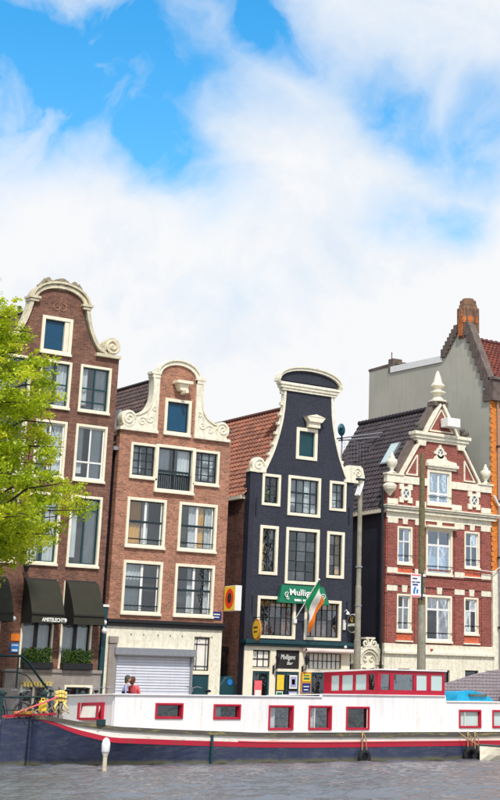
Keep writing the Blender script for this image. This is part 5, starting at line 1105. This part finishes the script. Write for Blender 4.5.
# stern clutter and rail on the quay
rlq = thing('quay_railing', (28.2, 54.95, G), 'dark teal iron railing on the quay behind the stern of the houseboat', 'railing')
MB().tube([(24.5, 55.1, 2.14), (29.9, 55.1, 2.16)], .03, 8).build('top_rail', 'cast', rlq); MB().tube([(24.5, 55.1, 1.72), (29.9, 55.1, 1.74)], .022, 8).build('middle_rail', 'cast', rlq)
for x in (26.95, 28.52, 30.0): MB().lathe((x, 55.1, G+.09), [(.12, 0), (.12, .1), (.06, .15), (.06, .8), (.1, .84), (.1, .92), (.04, 1.0)], 10).build('post', 'cast', rlq)
lj = thing('life_jacket', (27.4, BC, 1.75), 'pale yellow life jacket hanging in folds at the stern', 'life jacket')
for k, (dx, dz, w_) in enumerate(((-.13, 0, .075), (-.02, .03, .07), (.09, .02, .075), (.19, -.02, .06))):
    for q_ in range(3): MB().box(27.5+dx-w_*.72, 27.5+dx+w_*.62, BC-.16, BC-.02, 1.94+dz+q_*.125, 2.055+dz+q_*.125).build('foam_panel', 'pale_yellow', lj, bevel=.035)
MB().tube([(27.4, BC-.12, 1.95), (27.3, BC-.14, 1.82), (27.34, BC-.16, 1.7)], [.04, .035, .02], 8).build('strap', 'pale_yellow', lj, smooth=True); MB().tube([(27.62, BC-.12, 1.95), (27.72, BC-.14, 1.8), (27.8, BC-.16, 1.7)], [.04, .035, .02], 8).build('strap', 'pale_yellow', lj, smooth=True)
MB().box(27.3, 27.76, BC-.175, BC-.165, 2.06, 2.085).build('webbing', 'hair', lj)
MB().tube([(27.5, BC-.05, 1.45), (27.5, BC-.05, 2.3), (27.45, BC-.05, 2.42)], .02, 6).build('hanging_hook', 'black', lj)
jc = thing('jerrycan', (26.95, BC, 1.66), 'yellow jerrycan standing beside the life jacket at the stern', 'canister')
MB().box(26.84, 27.06, BC-.1, BC+.12, 1.66, 2.0).build('can', 'yellow', jc, bevel=.04); MB().tube([(26.88, BC, 2.0), (26.88, BC, 2.07), (27.0, BC, 2.07), (27.0, BC, 2.0)], .02, 6).build('handle', 'yellow', jc)
ml = MB()
for k in range(7): ml.tube([(25.95+.25*k, BC-.3+.1*math.sin(k*2.1), 1.62), (26.1+.25*k, BC-.3, 1.75+.08*math.sin(k*1.7)), (26.25+.25*k, BC-.35, 1.6)], .02, 5)
solo(ml, 'rope_coil', 'rope', (26.8, BC-.3, 1.6), 'tangled rope and hose lying over the tiller head', 'rope')
rv = MB()
rv.box(26.0, 26.5, BC-.2, BC+.15, 1.57, 1.68)
solo(rv, 'deck_box', 'wood_sign', (26.25, BC, 1.57), 'low brown box on the stern platform under the pink tiller', 'box', bevel=.02)
# ---- bicycles on the quay
def make_bike(frame_mat):
    b = thing('bicycle', (0, 0, 0), '', 'bicycle', 'bicycles parked on the quay')
    def wheel(x):
        n = 20; m = MB().tube([(x+.34*math.cos(2*math.pi*i/n), 0, .34+.34*math.sin(2*math.pi*i/n)) for i in range(n+1)], .02, 6, cap=False); w = m.build('wheel', 'rubber', b)
        sp = MB()
        for k in range(10): a = 2*math.pi*k/10; sp.tube([(x, 0, .34), (x+.33*math.cos(a), 0, .34+.33*math.sin(a))], .003, 4)
        sp.build('spokes', 'grey_metal', w)
    wheel(-.53); wheel(.53)
    MB().tube([(-.53, 0, .34), (-.05, 0, .3), (.32, 0, .8), (-.2, 0, .85), (-.53, 0, .34)], .018, 6).tube([(-.05, 0, .3), (-.25, 0, .95)], .018, 6).tube([(.53, 0, .34), (.34, 0, .95)], .018, 6).build('frame', frame_mat, b)
    MB().tube([(.34, 0, .95), (.34, 0, 1.08), (.38, -.28, 1.12), (.2, -.3, 1.08)], .014, 6).tube([(.34, 0, 1.08), (.38, .28, 1.12), (.2, .3, 1.08)], .014, 6).build('handlebar', 'grey_metal', b)
    MB().ball((-.27, 0, .98), .13, 1, .6, .35).build('saddle', 'black', b)
    return b
bike = make_bike('boat_blue'); first = True
for (x, y, rz, s_, lab) in ((31.3, 56.6, 70, 1.12, 'bicycle leaning by the grey pilaster behind the white cabin'), (32.4, 56.9, 160, 1.12, 'bicycle standing at the heels of the two people'), (36.2, 57.2, 110, 1.2, 'bicycle with pale curled handlebars outside the teal door'),
                         (41.3, 57.0, 100, 1.08, 'bicycle parked on the quay before the alley'), (29.2, 56.0, 20, 1.05, 'bicycle propped by the stern railing'), (27.6, 55.8, 8, 1.0, 'bicycle behind the yellow life jacket'), (28.4, 56.6, 60, 1.0, 'bicycle turned end-on between the other two by the stern railing'), (26.6, 56.1, -12, 1.05, 'bicycle against the railing beyond the rudder'), (30.3, 57.4, 150, 1.15, 'bicycle standing below the second window box')):
    c = bike if first else copy_tree(bike); first = False
    c.location = (x, y, G); c.rotation_euler = (0, 0, R(rz)); c.scale = (s_,)*3; c['label'] = lab
# ---- two people on the quay
def person(name_lab, x, y, height, lean, hair, top, rot, loc_z=G):
    p = thing('person', (x, y, loc_z), name_lab, 'person')
    h = height; J = {'pel': (0, 0, .53*h), 'spine': (lean*.25, 0, .64*h), 'chest': (lean*.6, 0, .75*h), 'neck': (lean*.95, 0, .835*h), 'head': (lean*1.15, .01, .875*h)}
    ver = [J['pel'], J['spine'], J['chest'], J['neck'], J['head']]; rad = [.13, .12, .15, .055, .05]; ed = [(0, 1), (1, 2), (2, 3), (3, 4)]
    for s_ in (-1, 1):
        b = len(ver); ver += [(lean*.7, s_*.19, .79*h), (lean*.5+.03, s_*.25, .62*h), (lean*.4+.2, s_*.2, .52*h), (lean*.4+.28, s_*.19, .5*h)]; rad += [.06, .045, .035, .035]
        ed += [(2, b), (b, b+1), (b+1, b+2), (b+2, b+3)]
        b = len(ver); ver += [(0, s_*.09, .5*h), (.04, s_*.1, .28*h), (0, s_*.1, .05*h), (.14, s_*.1, .03*h)]; rad += [.085, .06, .045, .04]; ed += [(0, b), (b, b+1), (b+1, b+2), (b+2, b+3)]
    me = bpy.data.meshes.new('body'); me.from_pydata(ver, ed, []); o = bpy.data.objects.new('body', me); COL.objects.link(o)
    sk = o.modifiers.new('skin', 'SKIN'); o.modifiers.new('sub', 'SUBSURF').levels = 1
    for i, r in enumerate(rad): me.skin_vertices[0].data[i].radius = (r, r)
    me.skin_vertices[0].data[0].use_root = True
    bpy.context.view_layer.update(); me2 = bpy.data.meshes.new_from_object(o.evaluated_get(bpy.context.evaluated_depsgraph_get())); bpy.data.objects.remove(o)
    me2.materials.clear()
    for m_ in (top, 'denim', 'skin', 'black'): me2.materials.append(M[m_])
    for f in me2.polygons:
        c = f.center; f.use_smooth = True
        f.material_index = 3 if c.z < .06*h else 1 if c.z < .53*h and abs(c.y) < .17 else 2 if (c.z > .825*h or (c.z < .55*h and abs(c.y) > .15 and c.x > .15)) else 0
    o = bpy.data.objects.new('body', me2); COL.objects.link(o); o.parent = p
    hx_, hz = lean*1.2+.01, .935*h
    def loc(mb, n_, m_): ob = mb.build(n_, m_, None, smooth=True); ob.parent = p; return ob
    hd = loc(MB().ball((hx_, 0, hz), .105, .95, .78, 1.15, 16, 12).ball((hx_+.1, 0, hz-.01), .02, 1, .7, 1.3, 8, 6).ball((hx_+.0, .085, hz-.01), .025, .6, .5, 1.2, 8, 6).ball((hx_, -.085, hz-.01), .025, .6, .5, 1.2, 8, 6), 'head', 'skin')
    def sub(mb, n_, m_): ob = mb.build(n_, m_, None, smooth=True); ob.parent = hd; return ob
    sub(MB().ball((hx_-.025, 0, hz+.025), .118, .95, .84, 1.1, 16, 12).ball((hx_-.07, 0, hz-.06), .08, .8, 1, 1.2, 12, 8), 'hair', hair)
    sub(MB().ball((hx_+.092, .033, hz+.01), .012, .6, 1, .7, 8, 6).ball((hx_+.092, -.033, hz+.01), .012, .6, 1, .7, 8, 6), 'eye', 'black'); sub(MB().ball((hx_+.09, 0, hz-.055), .02, .4, 1, .3, 8, 6), 'mouth', 'coral')
    for s_ in (-1, 1):
        hb_ = (lean*.4+.3, s_*.19, .5*h); hnd = MB().ball((hb_[0]+.03, hb_[1], hb_[2]), .04, 1.2, .5, .9)
        for k in range(4): L_ = (.06, .07, .066, .052)[k]; z_ = hb_[2]+.028-.018*k; hnd.tube([(hb_[0]+.05, hb_[1], z_), (hb_[0]+.06+L_*.6, hb_[1]-.006*s_, z_-.006), (hb_[0]+.06+L_, hb_[1]-.024*s_, z_-.016)], [.009, .009, .007], 6)
        hnd.tube([(hb_[0]+.0, hb_[1]-.02*s_, hb_[2]+.03), (hb_[0]+.05, hb_[1]-.045*s_, hb_[2]+.05)], [.011, .009], 6); loc(hnd, 'hand', 'skin')
    p.rotation_euler = (0, 0, R(rot)); return p
person('person in a lavender jacket with dark grey hair, standing behind the white cabin', 32.7, 57, 1.66, .12, 'hair_dark', 'lavender', -30)
person('person in a coral top with brown hair, leaning forward behind the white cabin', 33.28, 57.1, 1.62, -.16, 'hair', 'coral', 20)
# woven screen on the quay
wsn = thing('woven_screen', (49.5, 56, G), 'grey woven screen rising behind the blue tarpaulin', 'fence')
MB().xz([(47.4, G), (52.5, G), (52.5, 3.62), (50.6, 3.54), (49.16, 3.31), (47.95, 3.02), (47.4, 2.9)], 56, 56.03).build('screen_cloth', 'reed', wsn)
wv = MB()
for k in range(26): x = 47.45+k*.2; wv.box(x-.02, x+.02, 55.97, 55.995, G, interp(x, [(47.4, 2.9), (49.16, 3.3), (52.5, 3.6)]))
for k in range(16): z = 1.5+k*.13; x0_ = 47.45 if z < 2.9 else 47.45+(z-2.9)*4.2; wv.box(x0_, 52.4, 55.975, 55.99, z-.02, z+.02)
wv.build('weave', 'reed', wsn, kind='stuff')
vb = thing('handrail_hoop', (50.45, 55.7, G), 'black hoop handrail standing before the woven screen', 'rail')
MB().tube([(50.4, 55.7, G), (50.4, 55.7, 2.6), (50.5, 55.7, 2.74), (50.7, 55.7, 2.76), (50.8, 55.7, 2.6), (50.8, 55.7, G)], .05, 8).build('hoop', 'black', vb, smooth=True)
# mooring post in the water
mp_ = thing('mooring_post', (24.8, 44, -1.5), 'slender white capped mooring post standing in the water before the stern', 'post')
MB().lathe((24.8, 44, -1.5), [(.06, 0), (.06, 1.9), (.09, 2.0)], 14).build('shaft', 'old_stone', mp_); MB().lathe((24.8, 44, .5), [(.09, 0), (.115, .06), (.12, .25), (.09, .36), (.04, .41), (0, .42)], 14).build('cap', 'boat_white', mp_, smooth=True)

# ================================================================== TREE
tr = thing('tree', (24.6, 58.6, G), 'tree with fresh yellow green spring leaves in front of the brown house', 'tree')
tk = MB(); TX, TY = 24.6, 58.6
tk.tube([(TX, TY, G), (TX+.05, TY, 3.5), (TX-.05, TY+.1, 6.5), (TX+.1, TY, 10), (TX, TY, 14), (TX+.2, TY, 17)], [.42, .33, .28, .22, .13, .04], 10)
tk.build('trunk', 'bark', tr, smooth=True)
centers = []; lim = MB()
def reach(z): return float(np.interp(z, [5.8, 6.4, 7.1, 7.9, 8.8, 9.6, 11.3, 12.6, 13.4, 14.3, 15.4, 16.0, 16.8, 18], [2.4, 3.4, 4.7, 5.4, 7.0, 6.5, 5.2, 4.7, 5.2, 4.3, 3.9, 2.6, 1.7, .8]))
for k in range(112):
    z = 5.9+10.9*((k+.5)/112)+random.uniform(-.2, .2); a = k*2.39996+random.uniform(-.3, .3); rr = reach(z)*random.uniform(.82, 1.03)
    dx, dy = math.cos(a), math.sin(a); z0 = max(4.2, z-rr*random.uniform(.25, .55)-.3)
    P = [Vector((TX, TY, z0)), Vector((TX+dx*rr*.4, TY+dy*rr*.4, z0+(z-z0)*.55)), Vector((TX+dx*rr*.75, TY+dy*rr*.75, z-.1)), Vector((TX+dx*rr, TY+dy*rr, z-random.uniform(0, .3)))]
    lim.tube(P, [.09*rr/5+.02, .06, .035, .012], 6)
    for j in range(int(5+rr*2.6)):
        t = random.uniform(.28, 1.0); p = P[0].lerp(P[3], t); p.z = z0+(z-z0)*min(1, t*1.25)
        side = Vector((-dy, dx, 0))*random.gauss(0, .75*(1.15-t*.5)); c = p+side+Vector((0, 0, random.gauss(.0, .3)))
        centers.append((c, random.uniform(.22, .66)*(1.1 if t < .75 else .72)))
        if j % 2 == 0: lim.tube([p, p.lerp(c, .6)+Vector((0, 0, .05)), c], [.02, .013, .006], 4)
for (x, z) in ((26.4, 17.1), (27.0, 16.6), (27.1, 15.9), (26.6, 15.8), (26.2, 17.3), (27.4, 15.3), (30.6, 9.1), (31.0, 8.9), (30.3, 9.7), (30.0, 8.3), (29.6, 13.2), (29.2, 13.6), (28.7, 11.8)):
    centers.append((Vector((x, 58.3, z)), .3 if z > 15 else .5)); lim.tube([(TX+.6, TY, z-1.2), (x-.5, 58.4, z-.4), (x, 58.3, z)], [.03, .02, .006], 5)
lim.build('limbs', 'bark', tr)
allv = []; att = []
for (c, r) in centers:
    n = int(235*(r/.5)**2); P = RNG.normal(size=(n, 3)); P /= np.linalg.norm(P, axis=1)[:, None]; P *= (RNG.random((n, 1))**.5)
    P = P*np.array([r*1.2, r*1.2, r*random.uniform(.4, .8)])+np.array(c); base = RNG.random()*.5
    nr2 = RNG.normal(size=(n, 3))*np.array([.7, .7, .6])+np.array([0, 0, .9]); nr2 /= np.linalg.norm(nr2, axis=1)[:, None]
    t = np.cross(nr2, RNG.normal(size=(n, 3))); t /= np.linalg.norm(t, axis=1)[:, None]; b = np.cross(nr2, t); s_ = RNG.uniform(.03, .09, (n, 1))
    allv.append(np.stack([P-t*s_, P+b*s_*.6+t*s_*.1, P+t*s_, P-b*s_*.6+t*s_*.1], 1)); att.append(np.clip(base+RNG.random(n)*.5, 0, 1))
V = np.concatenate(allv).reshape(-1, 3)-np.array([24.6, 58.6, G]); A_ = np.concatenate(att).astype(np.float32); nq = len(V)//4
me = bpy.data.meshes.new('crown'); me.vertices.add(nq*4); me.vertices.foreach_set('co', V.astype(np.float32).ravel()); me.loops.add(nq*4); me.loops.foreach_set('vertex_index', np.arange(nq*4))
me.polygons.add(nq); me.polygons.foreach_set('loop_start', np.arange(0, nq*4, 4)); me.polygons.foreach_set('loop_total', np.full(nq, 4)); me.update(calc_edges=True)
me.attributes.new('rnd', 'FLOAT', 'FACE').data.foreach_set('value', A_); me.materials.append(M['leaf'])
cw = bpy.data.objects.new('crown', me); COL.objects.link(cw); cw.parent = tr
print('leaves', nq)
